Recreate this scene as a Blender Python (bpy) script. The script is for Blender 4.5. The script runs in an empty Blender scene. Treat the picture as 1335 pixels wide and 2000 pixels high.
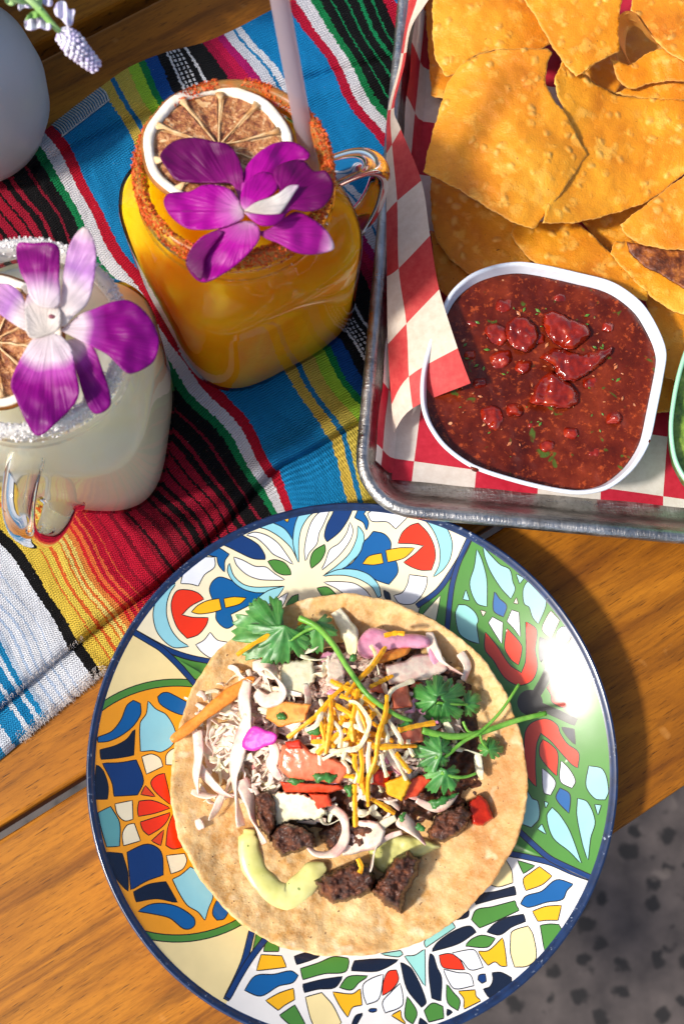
import bpy, bmesh, math, random
import numpy as np
from mathutils import Vector, Matrix, noise
from mathutils.geometry import delaunay_2d_cdt
random.seed(7)
S = bpy.context.scene
COL = S.collection
rad = math.radians

# ------------------------------------------------------------------ camera, light, exposure
CAM_H, FPX, NAD = 55.0, 2200.0, (-65.0, 490.0)      # cm above the table, focal length in photo pixels, nadir offset
_dn = Vector((NAD[0], -NAD[1], -FPX)).normalized()
_zc = -_dn
_yc = (Vector((0, 1, 0)) - _zc * _zc.y).normalized()
_xc = _yc.cross(_zc)
R3 = Matrix((_xc, _yc, _zc))                          # camera space -> world
cam_d = bpy.data.cameras.new('camera'); cam = bpy.data.objects.new('camera', cam_d); COL.objects.link(cam)
cam.matrix_world = Matrix.Translation((0, 0, CAM_H * .01)) @ R3.to_4x4()
cam_d.sensor_fit = 'VERTICAL'; cam_d.sensor_height = 36; cam_d.lens = FPX / 2000 * 36
cam_d.clip_start = .02; cam_d.clip_end = 50
cam_d.dof.use_dof = True; cam_d.dof.focus_distance = .535; cam_d.dof.aperture_fstop = 11
S.camera = cam
SUN_EL, SUN_TO = 46.0, (1.0, 0.40)                    # elevation; horizontal travel direction of the light
world = bpy.data.worlds.new('World'); S.world = world; world.use_nodes = True
wn = world.node_tree.nodes; wl = world.node_tree.links
sky = wn.new('ShaderNodeTexSky'); sky.sky_type = 'NISHITA'; sky.sun_disc = False
sky.sun_elevation = rad(SUN_EL); sky.air_density = 1.0; sky.dust_density = 3; sky.ozone_density = .6
_az = math.atan2(-SUN_TO[0], -SUN_TO[1])              # bearing of the sun measured from +Y towards +X
sky.sun_rotation = _az % (2 * math.pi)
wl.new(sky.outputs[0], wn['Background'].inputs[0]); wn['Background'].inputs[1].default_value = .15
sun_d = bpy.data.lights.new('sun', 'SUN'); sun_d.energy = 3.7; sun_d.angle = rad(5); sun_d.color = (1, .95, .87)
sun = bpy.data.objects.new('sun', sun_d); COL.objects.link(sun)
_h = Vector((SUN_TO[0], SUN_TO[1], 0)).normalized() * math.cos(rad(SUN_EL))
sun.rotation_euler = Vector((_h.x, _h.y, -math.sin(rad(SUN_EL)))).to_track_quat('-Z', 'Y').to_euler()
S.view_settings.view_transform = 'Standard'; S.view_settings.look = 'None'
S.view_settings.exposure = 0.27; S.view_settings.gamma = 1
S.cycles.max_bounces = 10; S.cycles.transparent_max_bounces = 12

# ------------------------------------------------------------------ helpers
def W(px, py, z=0.0):
    """point (cm) of the place at height z seen at a pixel of the photograph"""
    d = R3 @ Vector((px - 667.5, 1000 - py, -FPX))
    t = (z - CAM_H) / d.z
    return Vector((d.x * t, d.y * t, z))
def PX(p):
    q = R3.transposed() @ (Vector(p) - Vector((0, 0, CAM_H)))
    return (667.5 + q.x / -q.z * FPX, 1000 - q.y / -q.z * FPX)
def view(ox, oy, s):
    return lambda pts: [(ox + x / s, oy + y / s) for x, y in pts]
ORG = {}
def props(o, label=None, cat=None, group=None, kind=None):
    if label: o['label'] = label
    if cat: o['category'] = cat
    if group: o['group'] = group
    if kind: o['kind'] = kind
    return o
def thing(name, label, cat, loc, group=None):
    o = bpy.data.objects.new(name, None); COL.objects.link(o); o.empty_display_size = .01
    o.location = Vector(loc) * .01; ORG[o.name] = Vector(loc)
    return props(o, label, cat, group)
def mk(name, vf, mat, parent=None, smooth=True, fm=None, attr=None, uv=None, kind=None, loc=None):
    verts, faces = vf
    if parent is not None: org = ORG[parent.name]
    elif loc is not None: org = Vector(loc)
    else:
        a = np.array([tuple(v) for v in verts]); org = Vector((a[:, 0].mean(), a[:, 1].mean(), a[:, 2].min()))
    me = bpy.data.meshes.new(name)
    me.from_pydata([((v[0] - org.x) * .01, (v[1] - org.y) * .01, (v[2] - org.z) * .01) for v in verts], [], faces)
    for m in (mat if isinstance(mat, (list, tuple)) else [mat]): me.materials.append(m.m if isinstance(m, Mat) else m)
    if fm is not None: me.polygons.foreach_set('material_index', fm)
    if smooth: me.polygons.foreach_set('use_smooth', [True] * len(me.polygons))
    if attr:
        for k, vals in attr.items():
            a = me.attributes.new(k, 'FLOAT', 'POINT'); a.data.foreach_set('value', vals)
    if uv is not None:
        l = me.uv_layers.new(name='UVMap')
        vi = np.empty(len(me.loops), np.int32); me.loops.foreach_get('vertex_index', vi)
        l.data.foreach_set('uv', np.asarray(uv, np.float32)[vi].ravel())
    me.update()
    o = bpy.data.objects.new(name, me); COL.objects.link(o)
    if parent is not None:
        o.parent = parent; ORG[o.name] = org
    else:
        o.location = org * .01; ORG[o.name] = org
    if kind: o['kind'] = kind
    return o
def copy_of(src, parent=None, loc=None, rot=None, scale=None):
    o = src.copy(); COL.objects.link(o)
    o.parent = parent
    if loc is not None: o.location = loc
    if rot is not None: o.rotation_euler = rot
    if scale is not None: o.scale = scale
    return o
def join(parts):
    V, F = [], []
    for v, f in parts:
        n = len(V); V += list(v); F += [tuple(i + n for i in q) for q in f]
    return V, F
def spline(pts, n=6, closed=True, corner=-.15):
    """Catmull-Rom through the points; sharp corners stay sharp"""
    P = [Vector((p[0], p[1])) for p in pts]; N = len(P); out = []
    def tan(i):
        if not closed and (i == 0 or i == N - 1):
            return (P[min(i + 1, N - 1)] - P[max(i - 1, 0)])*.5
        a, b, c = P[(i - 1) % N], P[i], P[(i + 1) % N]
        u, v = (b - a), (c - b)
        if u.length < 1e-6 or v.length < 1e-6: return Vector((0, 0))
        if u.normalized().dot(v.normalized()) < corner: return None
        return (c - a) * .5
    T = [tan(i) for i in range(N)]
    for i in range(N if closed else N - 1):
        a, b = P[i], P[(i + 1) % N]; L = (b - a).length
        ta, tb = T[i], T[(i + 1) % N]
        if ta is None: ta = (b - a)
        elif ta.length > 1e-6: ta = ta.normalized() * L
        if tb is None: tb = (b - a)
        elif tb.length > 1e-6: tb = tb.normalized() * L
        for k in range(n):
            t = k / n; t2 = t * t; t3 = t2 * t
            q = a * (2*t3 - 3*t2 + 1) + ta * (t3 - 2*t2 + t) * .9 + b * (-2*t3 + 3*t2) + tb * (t3 - t2) * .9
            out.append((q.x, q.y))
    if not closed: out.append((P[-1].x, P[-1].y))
    return out
def resample(pts, step, closed=True):
    P = np.array(pts + ([pts[0]] if closed else []), float)
    d = np.r_[0, np.cumsum(np.hypot(*np.diff(P, axis=0).T))]
    n = max(3, int(round(d[-1] / step)))
    s = np.linspace(0, d[-1], n + 1)
    q = np.c_[np.interp(s, d, P[:, 0]), np.interp(s, d, P[:, 1])]
    return q[:-1] if closed else q
def inside(P, poly):
    x, y = P[:, 0], P[:, 1]; c = np.zeros(len(P), bool); j = len(poly) - 1
    for i in range(len(poly)):
        xi, yi = poly[i]; xj, yj = poly[j]
        if yi != yj:
            m = ((yi > y) != (yj > y)) & (x < (xj - xi) * (y - yi) / (yj - yi) + xi); c ^= m
        j = i
    return c
def edge_dist(P, poly):
    A = np.asarray(poly); B = np.roll(A, -1, 0); best = np.full(len(P), 1e9)
    for a, b in zip(A, B):
        ab = b - a; L = ab @ ab + 1e-9
        t = np.clip(((P - a) @ ab) / L, 0, 1)
        best = np.minimum(best, np.hypot(*(P - a - t[:, None] * ab).T))
    return best
def nz(p, s, seed=0.0): return noise.noise(Vector((p[0] * s + seed, p[1] * s - seed, (p[2] if len(p) > 2 else 0) * s + seed * .7)))
def fbm(x, y, s, seed=0.0, o=3):
    return sum(noise.noise(Vector((x * s * 2**k + seed, y * s * 2**k - seed, seed * 1.3 + k))) * .5**k for k in range(o))
def patch(outline, z, step=5.0, thick=.1, dome=0.0, edge=10.0, rough=0.0, rs=.05, seed=None, base=None, zbot=None, smooth_out=True, n=5, power=.5, jag=0, jp=9, corner=-.15):
    """a sheet or lump whose plan is an outline given in photo pixels, at real heights z (number or function)"""
    if seed is None: seed = random.uniform(0, 90)
    pts = spline(outline, n, corner=corner) if smooth_out else list(outline)
    B = resample(pts, step if not jag else min(step, jp * .4))
    if jag:
        c = B.mean(0); nb = len(B); Tn = np.roll(B, -1, 0) - np.roll(B, 1, 0); Tn /= np.hypot(*Tn.T)[:, None] + 1e-9
        Nn = np.c_[Tn[:, 1], -Tn[:, 0]]
        area = .5 * np.sum(B[:, 0] * np.roll(B[:, 1], -1) - np.roll(B[:, 0], -1) * B[:, 1])
        if area < 0: Nn = -Nn
        s = np.cumsum(np.hypot(*(np.roll(B, -1, 0) - B).T))
        w = np.abs(((s / jp + seed) % 1) - .5) * 2
        w2 = np.abs(((s / (jp * 3.3) + seed) % 1) - .5) * 2
        B = B + Nn * ((w - .5) * jag + (w2 - .6) * jag * 1.4)[:, None]
    lo, hi = B.min(0), B.max(0)
    gx = np.arange(lo[0] + step * .5, hi[0], step); gy = np.arange(lo[1] + step * .5, hi[1], step * .87)
    G = np.array([(x + (step * .5 if j % 2 else 0), y) for j, y in enumerate(gy) for x in gx]).reshape(-1, 2)
    if len(G):
        G = G[inside(G, B)]
    if len(G):
        G = G[edge_dist(G, B) > step * .45]
    allp = np.vstack([B, G]) if len(G) else B
    co, ed, fa, ov, oe, of = delaunay_2d_cdt([Vector(p) for p in allp], [], [list(range(len(B)))], 1, 1e-4)
    Q = np.array([tuple(c) for c in co]); D = edge_dist(Q, B)
    zf = z if callable(z) else (lambda a, b: z)
    f = np.clip(D / edge, 0, 1); f = (1 - (1 - f)**2)**power
    V = []
    for (a, b), ff in zip(Q, f):
        zz = zf(a, b) + dome * ff
        if rough: zz += rough * fbm(a, b, rs, seed) * (.35 + .65 * ff)
        V.append(W(a, b, zz))
    F = [tuple(q) for q in fa]
    F2 = []
    for q in F:                                        # all faces upwards
        a, b, c = (V[i] for i in q[:3])
        F2.append(q if (b - a).cross(c - a).z > 0 else q[::-1])
    F = F2
    g = D / max(edge, 1e-6)
    if base is not None:
        r = np.hypot(Q[:, 0] - base[0], Q[:, 1] - base[1]); g = r / r.max()
    ha = list(np.arctan2(Q[:, 1] - base[1], Q[:, 0] - base[0])) if base is not None else None
    g = list(np.clip(g, 0, 1))
    if thick > 0 or zbot is not None:
        n0 = len(V)
        for v in list(V):
            zb = zbot if zbot is not None else v.z - thick
            V.append(Vector((v.x, v.y, min(zb, v.z - .01))))
        cnt = {}
        for q in F:
            for i in range(3):
                e = (q[i], q[(i + 1) % 3]); k = (min(e), max(e))
                cnt.setdefault(k, []).append(e)
        side = []
        for es in cnt.values():
            if len(es) == 1:
                a, b = es[0]; side.append((b, a, a + n0, b + n0))
        F = F + [tuple(i + n0 for i in q[::-1]) for q in F] + side
        g = g + g
    at = {'g': g}
    if ha: at['h'] = (ha + ha)[:len(g)]
    return (V, F), at
def tube(path, r, seg=8, flat=1.0, cap=True, closed=False, twist=0.0, up=(0, 0, 1)):
    P = [Vector(p) for p in path]; N = len(P); V = []; F = []
    rr = r if isinstance(r, (list, tuple)) else [r] * N
    U = Vector(up)
    for i in range(N):
        if closed: t = P[(i + 1) % N] - P[i - 1]
        else: t = P[min(i + 1, N - 1)] - P[max(i - 1, 0)]
        t = t.normalized() if t.length > 1e-9 else Vector((1, 0, 0))
        s = t.cross(U)
        if s.length < 1e-4: s = t.cross(Vector((0, 1, 0)))
        s.normalize(); u = s.cross(t).normalized()
        for k in range(seg):
            a = 2 * math.pi * k / seg + twist * i
            c, d = math.cos(a), math.sin(a)
            if twist:
                a0 = 2 * math.pi * k / seg; c0, d0 = math.cos(a0) , math.sin(a0) * flat
                tw = twist * i; c, d = c0 * math.cos(tw) - d0 * math.sin(tw), c0 * math.sin(tw) + d0 * math.cos(tw)
                V.append(P[i] + s * c * rr[i] + u * d * rr[i])
            else:
                V.append(P[i] + s * c * rr[i] + u * d * rr[i] * flat)
    for i in range(N if closed else N - 1):
        j = (i + 1) % N
        for k in range(seg):
            a, b = i * seg + k, i * seg + (k + 1) % seg
            F.append((a, b, j * seg + (k + 1) % seg, j * seg + k))
    if cap and not closed:
        F.append(tuple(range(seg))[::-1]); F.append(tuple((N - 1) * seg + k for k in range(seg)))
    return V, F
def grid(rows, closed=False):
    n = len(rows[0]); V = [v for r in rows for v in r]; F = []
    for i in range(len(rows) - 1):
        for k in range(n if closed else n - 1):
            F.append((i * n + k, i * n + (k + 1) % n, (i + 1) * n + (k + 1) % n, (i + 1) * n + k))
    return V, F
def curve3(pts, n=6):
    """smooth 3-D polyline through points"""
    P = [Vector(p) for p in pts]; out = []
    for i in range(len(P) - 1):
        p0, p1, p2, p3 = P[max(i - 1, 0)], P[i], P[i + 1], P[min(i + 2, len(P) - 1)]
        for k in range(n):
            t = k / n
            out.append(.5 * ((2 * p1) + (p2 - p0) * t + (2*p0 - 5*p1 + 4*p2 - p3) * t * t + (3*p1 - p0 - 3*p2 + p3) * t**3))
    out.append(P[-1]); return out

# ------------------------------------------------------------------ materials
def srgb(h):
    h = h.lstrip('#'); c = [int(h[i:i + 2], 16) / 255 for i in (0, 2, 4)]
    return tuple((x / 12.92 if x <= .04045 else ((x + .055) / 1.055)**2.4) for x in c) + (1,)
class Mat:
    def __init__(s, name, base='#ffffff', rough=.5, **kw):
        s.m = bpy.data.materials.new(name); s.m.use_nodes = True; s.t = s.m.node_tree
        s.b = s.t.nodes['Principled BSDF']; s.out = s.t.nodes['Material Output']
        s.b.inputs['Base Color'].default_value = srgb(base) if isinstance(base, str) else base
        s.b.inputs['Roughness'].default_value = rough
        for k, v in kw.items(): s.b.inputs[k.replace('_', ' ')].default_value = v
    def n(s, typ, **kw):
        x = s.t.nodes.new('ShaderNode' + typ)
        for k, v in kw.items():
            if k.startswith('i_'): x.inputs[int(k[2:]) if k[2:].isdigit() else k[2:].replace('_', ' ')].default_value = v
            else: setattr(x, k, v)
        return x
    def l(s, a, b): s.t.links.new(a, b)
    def coord(s, which='Object', scale=(1, 1, 1), rot=(0, 0, 0), loc=(0, 0, 0)):
        c = s.n('TexCoord'); m = s.n('Mapping'); s.l(c.outputs[which], m.inputs[0])
        m.inputs['Scale'].default_value = scale; m.inputs['Rotation'].default_value = rot; m.inputs['Location'].default_value = loc
        return m.outputs[0]
    def noise(s, vec, scale, detail=3, rough=.55, dist=0):
        x = s.n('TexNoise'); x.inputs['Scale'].default_value = scale; x.inputs['Detail'].default_value = detail
        x.inputs['Roughness'].default_value = rough; x.inputs['Distortion'].default_value = dist; s.l(vec, x.inputs['Vector'])
        return x.outputs['Fac']
    def voro(s, vec, scale, feature='F1', rnd=1.0, out='Distance'):
        x = s.n('TexVoronoi', feature=feature); x.inputs['Scale'].default_value = scale; x.inputs['Randomness'].default_value = rnd
        s.l(vec, x.inputs['Vector']); return x.outputs[out]
    def ramp(s, fac, stops, interp='LINEAR'):
        x = s.n('ValToRGB'); r = x.color_ramp; r.interpolation = interp
        while len(r.elements) < len(stops): r.elements.new(.5)
        for e, (p, c) in zip(r.elements, stops):
            e.position = p; e.color = srgb(c) if isinstance(c, str) else ((c, c, c, 1) if isinstance(c, (int, float)) else c)
        s.l(fac, x.inputs[0]); return x.outputs[0]
    def mix(s, fac, a, b, mode='MIX'):
        x = s.n('MixRGB', blend_type=mode)
        for k, v in ((0, fac), (1, a), (2, b)):
            if isinstance(v, bpy.types.NodeSocket): s.l(v, x.inputs[k])
            elif isinstance(v, str): x.inputs[k].default_value = srgb(v)
            elif isinstance(v, (int, float)) and k: x.inputs[k].default_value = (v, v, v, 1)
            else: x.inputs[k].default_value = v
        return x.outputs[0]
    def math(s, op, a, b=None, clamp=False):
        x = s.n('Math', operation=op, use_clamp=clamp)
        for k, v in ((0, a), (1, b)):
            if v is None: continue
            if isinstance(v, bpy.types.NodeSocket): s.l(v, x.inputs[k])
            else: x.inputs[k].default_value = v
        return x.outputs[0]
    def attr(s, name):
        x = s.n('Attribute', attribute_name=name); return x.outputs['Fac']
    def col(s, sock): s.l(sock, s.b.inputs['Base Color']); return s
    def rgh(s, sock): s.l(sock, s.b.inputs['Roughness']); return s
    def bump(s, h, strength=.3, dist=.001, prev=None):
        x = s.n('Bump'); x.inputs['Strength'].default_value = strength; x.inputs['Distance'].default_value = dist
        s.l(h, x.inputs['Height'])
        if prev is not None: s.l(prev, x.inputs['Normal'])
        s.l(x.outputs[0], s.b.inputs['Normal']); s.nrm = x.outputs[0]; return x.outputs[0]
def simple(name, c1, c2=None, scale=300, rough=.5, bump=.2, bd=.0005, lo=.35, hi=.65, **kw):
    m = Mat(name, c1, rough, **kw); v = m.coord()
    f = m.noise(v, scale, 4)
    m.col(m.ramp(f, [(lo, c1), (hi, c2 or c1)]))
    if bump: m.bump(m.noise(v, scale * 2.2, 3), bump, bd)
    return m
# ------------------------------------------------------------------ floor and table
m = Mat('terrazzo', '#6d625c', .6); v = m.coord()
c = m.ramp(m.noise(v, 30, 4), [(.3, '#332c2a'), (.7, '#524945')])
vd = m.n('VectorMath', operation='ADD'); nn = m.n('TexNoise'); nn.inputs['Scale'].default_value = 60; m.l(v, nn.inputs['Vector']); sc_ = m.n('VectorMath', operation='SCALE'); sc_.inputs['Scale'].default_value = .022; m.l(nn.outputs['Color'], sc_.inputs[0]); m.l(v, vd.inputs[0]); m.l(sc_.outputs[0], vd.inputs[1])
d = m.ramp(m.voro(vd.outputs[0], 36), [(.24, 1.0), (.36, 0.0)]); c = m.mix(d, c, '#17120f')
d = m.ramp(m.noise(m.coord(loc=(3, 5, 1)), 30, 2, .5, .4), [(.68, 0.0), (.76, .4)]); c = m.mix(d, c, '#7c7068')
m.col(c); FLOOR = m.m
fl = mk('floor', ([(-900, -900, -72), (900, -900, -72), (900, 900, -72), (-900, 900, -72)], [(0, 1, 2, 3)]), FLOOR, smooth=False, kind='structure')

def wood(name, rot, tone):
    m = Mat(name, '#c07a2c', .38); v = m.coord('Object')
    oi = m.n('ObjectInfo'); mv = m.n('Mapping'); m.l(v, mv.inputs[0])
    r = m.math('MULTIPLY', oi.outputs['Random'], 7.0); cx = m.n('CombineXYZ'); m.l(r, cx.inputs[0]); m.l(r, cx.inputs[1]); m.l(cx.outputs[0], mv.inputs['Location'])
    w = mv.outputs[0]
    def st(sc):
        q = m.n('Mapping'); q.inputs['Scale'].default_value = sc; m.l(w, q.inputs[0]); return q.outputs[0]
    big = m.noise(st((3.0, 14, 8)), 1, 6, .65, 1.6)
    fine = m.noise(st((16, 230, 60)), 1, 6, .7, .8)
    mid = m.noise(st((4.5, 62, 20)), 1, 5, .6, .9); vfine = m.noise(st((60, 800, 200)), 1, 4, .75)
    c = m.ramp(big, [(.25, tone[0]), (.45, tone[1]), (.6, tone[2]), (.8, tone[3])])
    c = m.mix(m.ramp(mid, [(.36, .7), (.5, 0.0)]), c, tone[0])
    c = m.mix(m.ramp(fine, [(.34, .55), (.5, 0.0)]), c, m.mix(.6, c, '#2a1204')); c = m.mix(m.ramp(vfine, [(.37, .45), (.5, 0.0)]), c, m.mix(.5, c, '#2a1204'))
    kn = m.voro(st((3.1, 7.5, 3)), 1.0); c = m.mix(m.ramp(kn, [(.02, .9), (.055, 0.0)]), c, '#3b1c07')
    po = m.noise(st((110, 1500, 300)), 1, 2, .6); c = m.mix(m.ramp(po, [(.3, .75), (.4, 0.0)]), c, '#2a1204'); sp = m.noise(st((60, 60, 60)), 1, 2); c = m.mix(m.ramp(sp, [(.68, 0.0), (.76, .25)]), c, '#e0a45c')
    m.col(c)
    m.rgh(m.ramp(fine, [(.2, .62), (.8, .42)]))
    m.bump(m.math('ADD', m.math('MULTIPLY', fine, .7), m.math('MULTIPLY', mid, .6)), .35, .0006)
    m.b.inputs['Specular IOR Level'].default_value = .22
    return m.m
WOOD = wood('stained_pine', 0, ('#6a3a09', '#965a10', '#b27018', '#854b0c'))
a = W(0, 1640); b = W(174, 1532); tdir = (b - a).normalized(); tang = math.atan2(tdir.y, tdir.x)
nrm = Vector((-tdir.y, tdir.x, 0))
gapA = a.dot(nrm)                                   # the near side of the gap at lower left
edge = W(1197, 1630).dot(nrm)
gapA2 = W(0, 1616).dot(nrm)
gapT = W(150, 62).dot(nrm)
table = thing('table', 'slatted table of orange brown stained wood planks with narrow gaps under everything', 'table', (0, 0, 0))
wid = gapA - edge
lines = [(edge, gapA), (gapA2, gapA2 + (gapT - gapA2 - 1.2) / 2 - .3), (gapA2 + (gapT - gapA2 - 1.2) / 2 + .3, gapT - .5), (gapT + .5, gapT + 15)]
def plank(n0, n1, s0=-75, s1=70, th=2.4, bev=.22):
    prof = [(n0, -th), (n0, -bev), (n0 + bev * .3, -bev * .3), (n0 + bev, 0), (n1 - bev, 0), (n1 - bev * .3, -bev * .3), (n1, -bev), (n1, -th)]
    rows = [[(s, q[0], q[1]) for q in prof] for s in (s0, s1)]
    V, F = grid(rows, True)
    return V, [f[::-1] for f in F] + [tuple(range(8)), tuple(range(15, 7, -1))]
for n0, n1 in lines:
    V, F = plank(n0, n1)
    o = mk('plank', ([(x, y - n0, z) for x, y, z in V], F), WOOD, table, smooth=False)
    o.rotation_euler = (0, 0, tang); o.location = nrm * n0 * .01
V, F = plank(-4, 4, th=3)
for s in (-45, 40):
    o = mk('crossbeam', join([([(x, y, z) for x, y, z in V], F)]), WOOD, table, smooth=False)
    o.scale = (.5, 1, 1); o.rotation_euler = (0, 0, tang + math.pi / 2); o.location = (tdir * s + nrm * (edge + 22) + Vector((0, 0, -2.45))) * .01

# ------------------------------------------------------------------ striped blanket cloth
ST = [(-900, '#2d8fc0'), (-760, '#dfe6ef'), (-735, '#1f8dc4'), (-700, '#e6ebf2'), (-690, '#1585bd'), (-672, '#dfe6ef'), (-662, '#1b8ac0'), (-650, '#c9d8ea'),
 (-640, '#e8ebf2'), (-628, '#b5c9e4'), (-622, '#e8ebf2'), (-608, '#bccde6'), (-603, '#e8ebf2'), (-590, '#b8cbe4'), (-585, '#e8ebf2'), (-570, '#c6d3e8'), (-566, '#e8ebf2'),
 (-534, '#121011'), (-513, '#e9c649'), (-487, '#e0762f'), (-483, '#ecce52'), (-469, '#e2632a'), (-461, '#efcd55'), (-449, '#e8822f'), (-445, '#f2dc7e'), (-436, '#e46a2b'),
 (-431, '#f3d872'), (-423, '#e8883f'), (-411, '#d4252a'), (-405, '#e5703a'), (-397, '#bf1230'), (-388, '#e0653a'), (-383, '#bd1030'), (-369, '#dd5a36'), (-366, '#b80f2f'),
 (-350, '#8c0d27'), (-345, '#bd1131'), (-326, '#7a0c22'), (-318, '#b81030'), (-298, '#8f0f28'), (-290, '#2a0810'), (-284, '#a50f2b'), (-266, '#5d0a1b'), (-257, '#8c0e27'),
 (-240, '#200a0e'), (-233, '#870e26'), (-222, '#120a0c'), (-210, '#8c1027'), (-200, '#160b0d'), (-192, '#a01330'), (-176, '#130d0f'), (-171, '#a8152f'), (-154, '#171113'), (-149, '#a31731'),
 (-134, '#151113'), (-123, '#9c1830'), (-114, '#141214'), (-88, '#8e1a30'), (-84, '#131214'), (-60, '#12804a'), (-43.5, '#e9e6ea'), (-20, '#c3142e'), (0, '#1585bf'),
 (120, '#dcbb4e'), (141, '#1878b0'), (150, '#d9c152'), (180, '#a8d93c'), (203, '#128646'), (217, '#114f9c'), (242, '#141417'), (262, '#dfe0e4'), (267, '#131316'),
 (298, '#17171a'), (303, '#dcdde2'), (308, '#131316'), (345, '#a30f3c'), (362, '#c41348'), (378, '#b3146a'), (392, '#e2e3ec'), (410, '#1a86c0'), (417, '#e4e6ee'), (430, '#0f86c6'),
 (520, '#be1537'), (538, '#e2e0e6'), (560, '#118048'), (573, '#101113'), (590, '#138a55'), (593, '#101113'), (612, '#138a55'), (616, '#101113'), (634, '#138a55'), (642, '#101113'),
 (658, '#138a55'), (662, '#101113'), (680, '#be1537'), (700, '#1585bf')]
m = Mat('woven_serape', '#1585bf', .85)
uvn = m.n('UVMap'); sep = m.n('SeparateXYZ'); m.l(uvn.outputs[0], sep.inputs[0]); U0, V0 = sep.outputs[0], sep.outputs[1]
# woven picks: the stripe borders step from one weft thread to the next
cmb = m.n('CombineXYZ'); m.l(m.math('MULTIPLY', m.math('FLOOR', m.math('MULTIPLY', V0, .22)), 1.37), cmb.inputs[0]); m.l(m.math('MULTIPLY', U0, .02), cmb.inputs[1])
j1 = m.math('MULTIPLY', m.math('SUBTRACT', m.noise(cmb.outputs[0], 3.1, 2), .5), 9.0)
cmb2 = m.n('CombineXYZ'); m.l(V0, cmb2.inputs[0]); m.l(U0, cmb2.inputs[1])
j2 = m.math('MULTIPLY', m.math('SUBTRACT', m.noise(cmb2.outputs[0], .22, 2), .5), 5.0)
Uj = m.math('ADD', U0, m.math('ADD', j1, j2))
c = None
chunks = [ST[i:i + 28] for i in range(0, len(ST), 28)]
for k, ch in enumerate(chunks):
    lo = ch[0][0]; hi = (chunks[k + 1][0][0] if k + 1 < len(chunks) else 900)
    mr = m.n('MapRange'); m.l(Uj, mr.inputs[0]); mr.inputs[1].default_value = lo; mr.inputs[2].default_value = hi
    rc = m.ramp(mr.outputs[0], [((u - lo) / (hi - lo), q) for u, q in ch], 'CONSTANT')
    if c is None: c = rc
    else: c = m.mix(m.math('GREATER_THAN', Uj, lo), c, rc)
# white dashes woven in the black band
dd = m.math('MODULO', m.math('SUBTRACT', Uj, 271.0), 9.0); inband = m.math('MULTIPLY', m.math('GREATER_THAN', Uj, 271.0), m.math('LESS_THAN', Uj, 297.0))
dash = m.math('MULTIPLY', m.math('LESS_THAN', dd, 4.2), m.math('GREATER_THAN', m.math('MODULO', m.math('ADD', V0, 300.0), 9.0), 3.2))
c = m.mix(m.math('MULTIPLY', dash, inband), c, '#dcdde2')
# thread shading
wv = m.n('CombineXYZ'); m.l(m.math('MULTIPLY', U0, .17), wv.inputs[0]); m.l(m.math('MULTIPLY', V0, .24), wv.inputs[1])
weave = m.math('MULTIPLY', m.math('SINE', m.math('MULTIPLY', U0, 1.25)), m.math('SINE', m.math('MULTIPLY', V0, 1.35)))
rib = m.math('SINE', m.math('MULTIPLY', V0, 1.35))
fz = m.noise(cmb2.outputs[0], .55, 3, .7)
c = m.mix(.35, c, m.ramp(m.noise(cmb2.outputs[0], .35, 4, .7), [(.3, .5), (.7, 1.0)]), 'MULTIPLY')
lint = m.ramp(m.noise(cmb2.outputs[0], .38, 1), [(.77, 0.0), (.8, .8)]); c = m.mix(lint, c, '#cfd3da')
m.col(c)
bh = m.math('ADD', m.math('MULTIPLY', weave, .5), m.math('MULTIPLY', fz, 1.6))
m.bump(m.math('ADD', bh, m.math('MULTIPLY', rib, .6)), .75, .0018)
m.b.inputs['Specular IOR Level'].default_value = .15
CLOTH = m.m
def arc_row(pts, zero):
    p = np.array(spline(pts, 8, closed=False), float); d = np.r_[0, np.cumsum(np.hypot(*np.diff(p, axis=0).T))]
    k = np.argmin(np.hypot(p[:, 0] - zero[0], p[:, 1] - zero[1])); d -= d[k]
    return lambda u: (np.interp(u, d, p[:, 0]), np.interp(u, d, p[:, 1]))
rowT = arc_row([(-900, 1030), (-620, 835), (-306, 600), (-100, 405), (100, 245), (195, 171), (246, 135), (318, 105), (399, 81), (469, 51), (520, 24), (600, -15), (760, -100), (1000, -230)], (100, 245))
rowL = arc_row([(-400, 1700), (-140, 1505), (0, 1388), (137, 1274), (222, 1208), (275, 1172), (340, 1121), (428, 1040), (543, 919), (604, 886), (665, 850), (697, 832), (800, 780), (1000, 680), (1250, 560)], (543, 919))
def cloth_px(u, v):
    tx, ty = rowT(u); lx, ly = rowL(u)
    if v <= 1: x, y = tx + (lx - tx) * v, ty + (ly - ty) * v
    else: x, y = lx + 42 * (v - 1) / .08, ly + (62 + 110 * min(max((u + 60) / 120, 0), 1)) * (v - 1) / .08
    if v < 1:
        s = -20 * math.sin(math.pi * v)**2 * (1 if u < 60 else max(0, 1 - (u - 60) / 100)) * (1 if u > -300 else 0.3)
        s += 5 * math.sin(v * 17 + u * .011) + 3 * math.sin(v * 31 - u * .02)
        x += s * .84; y -= s * .54
    return x, y
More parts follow.
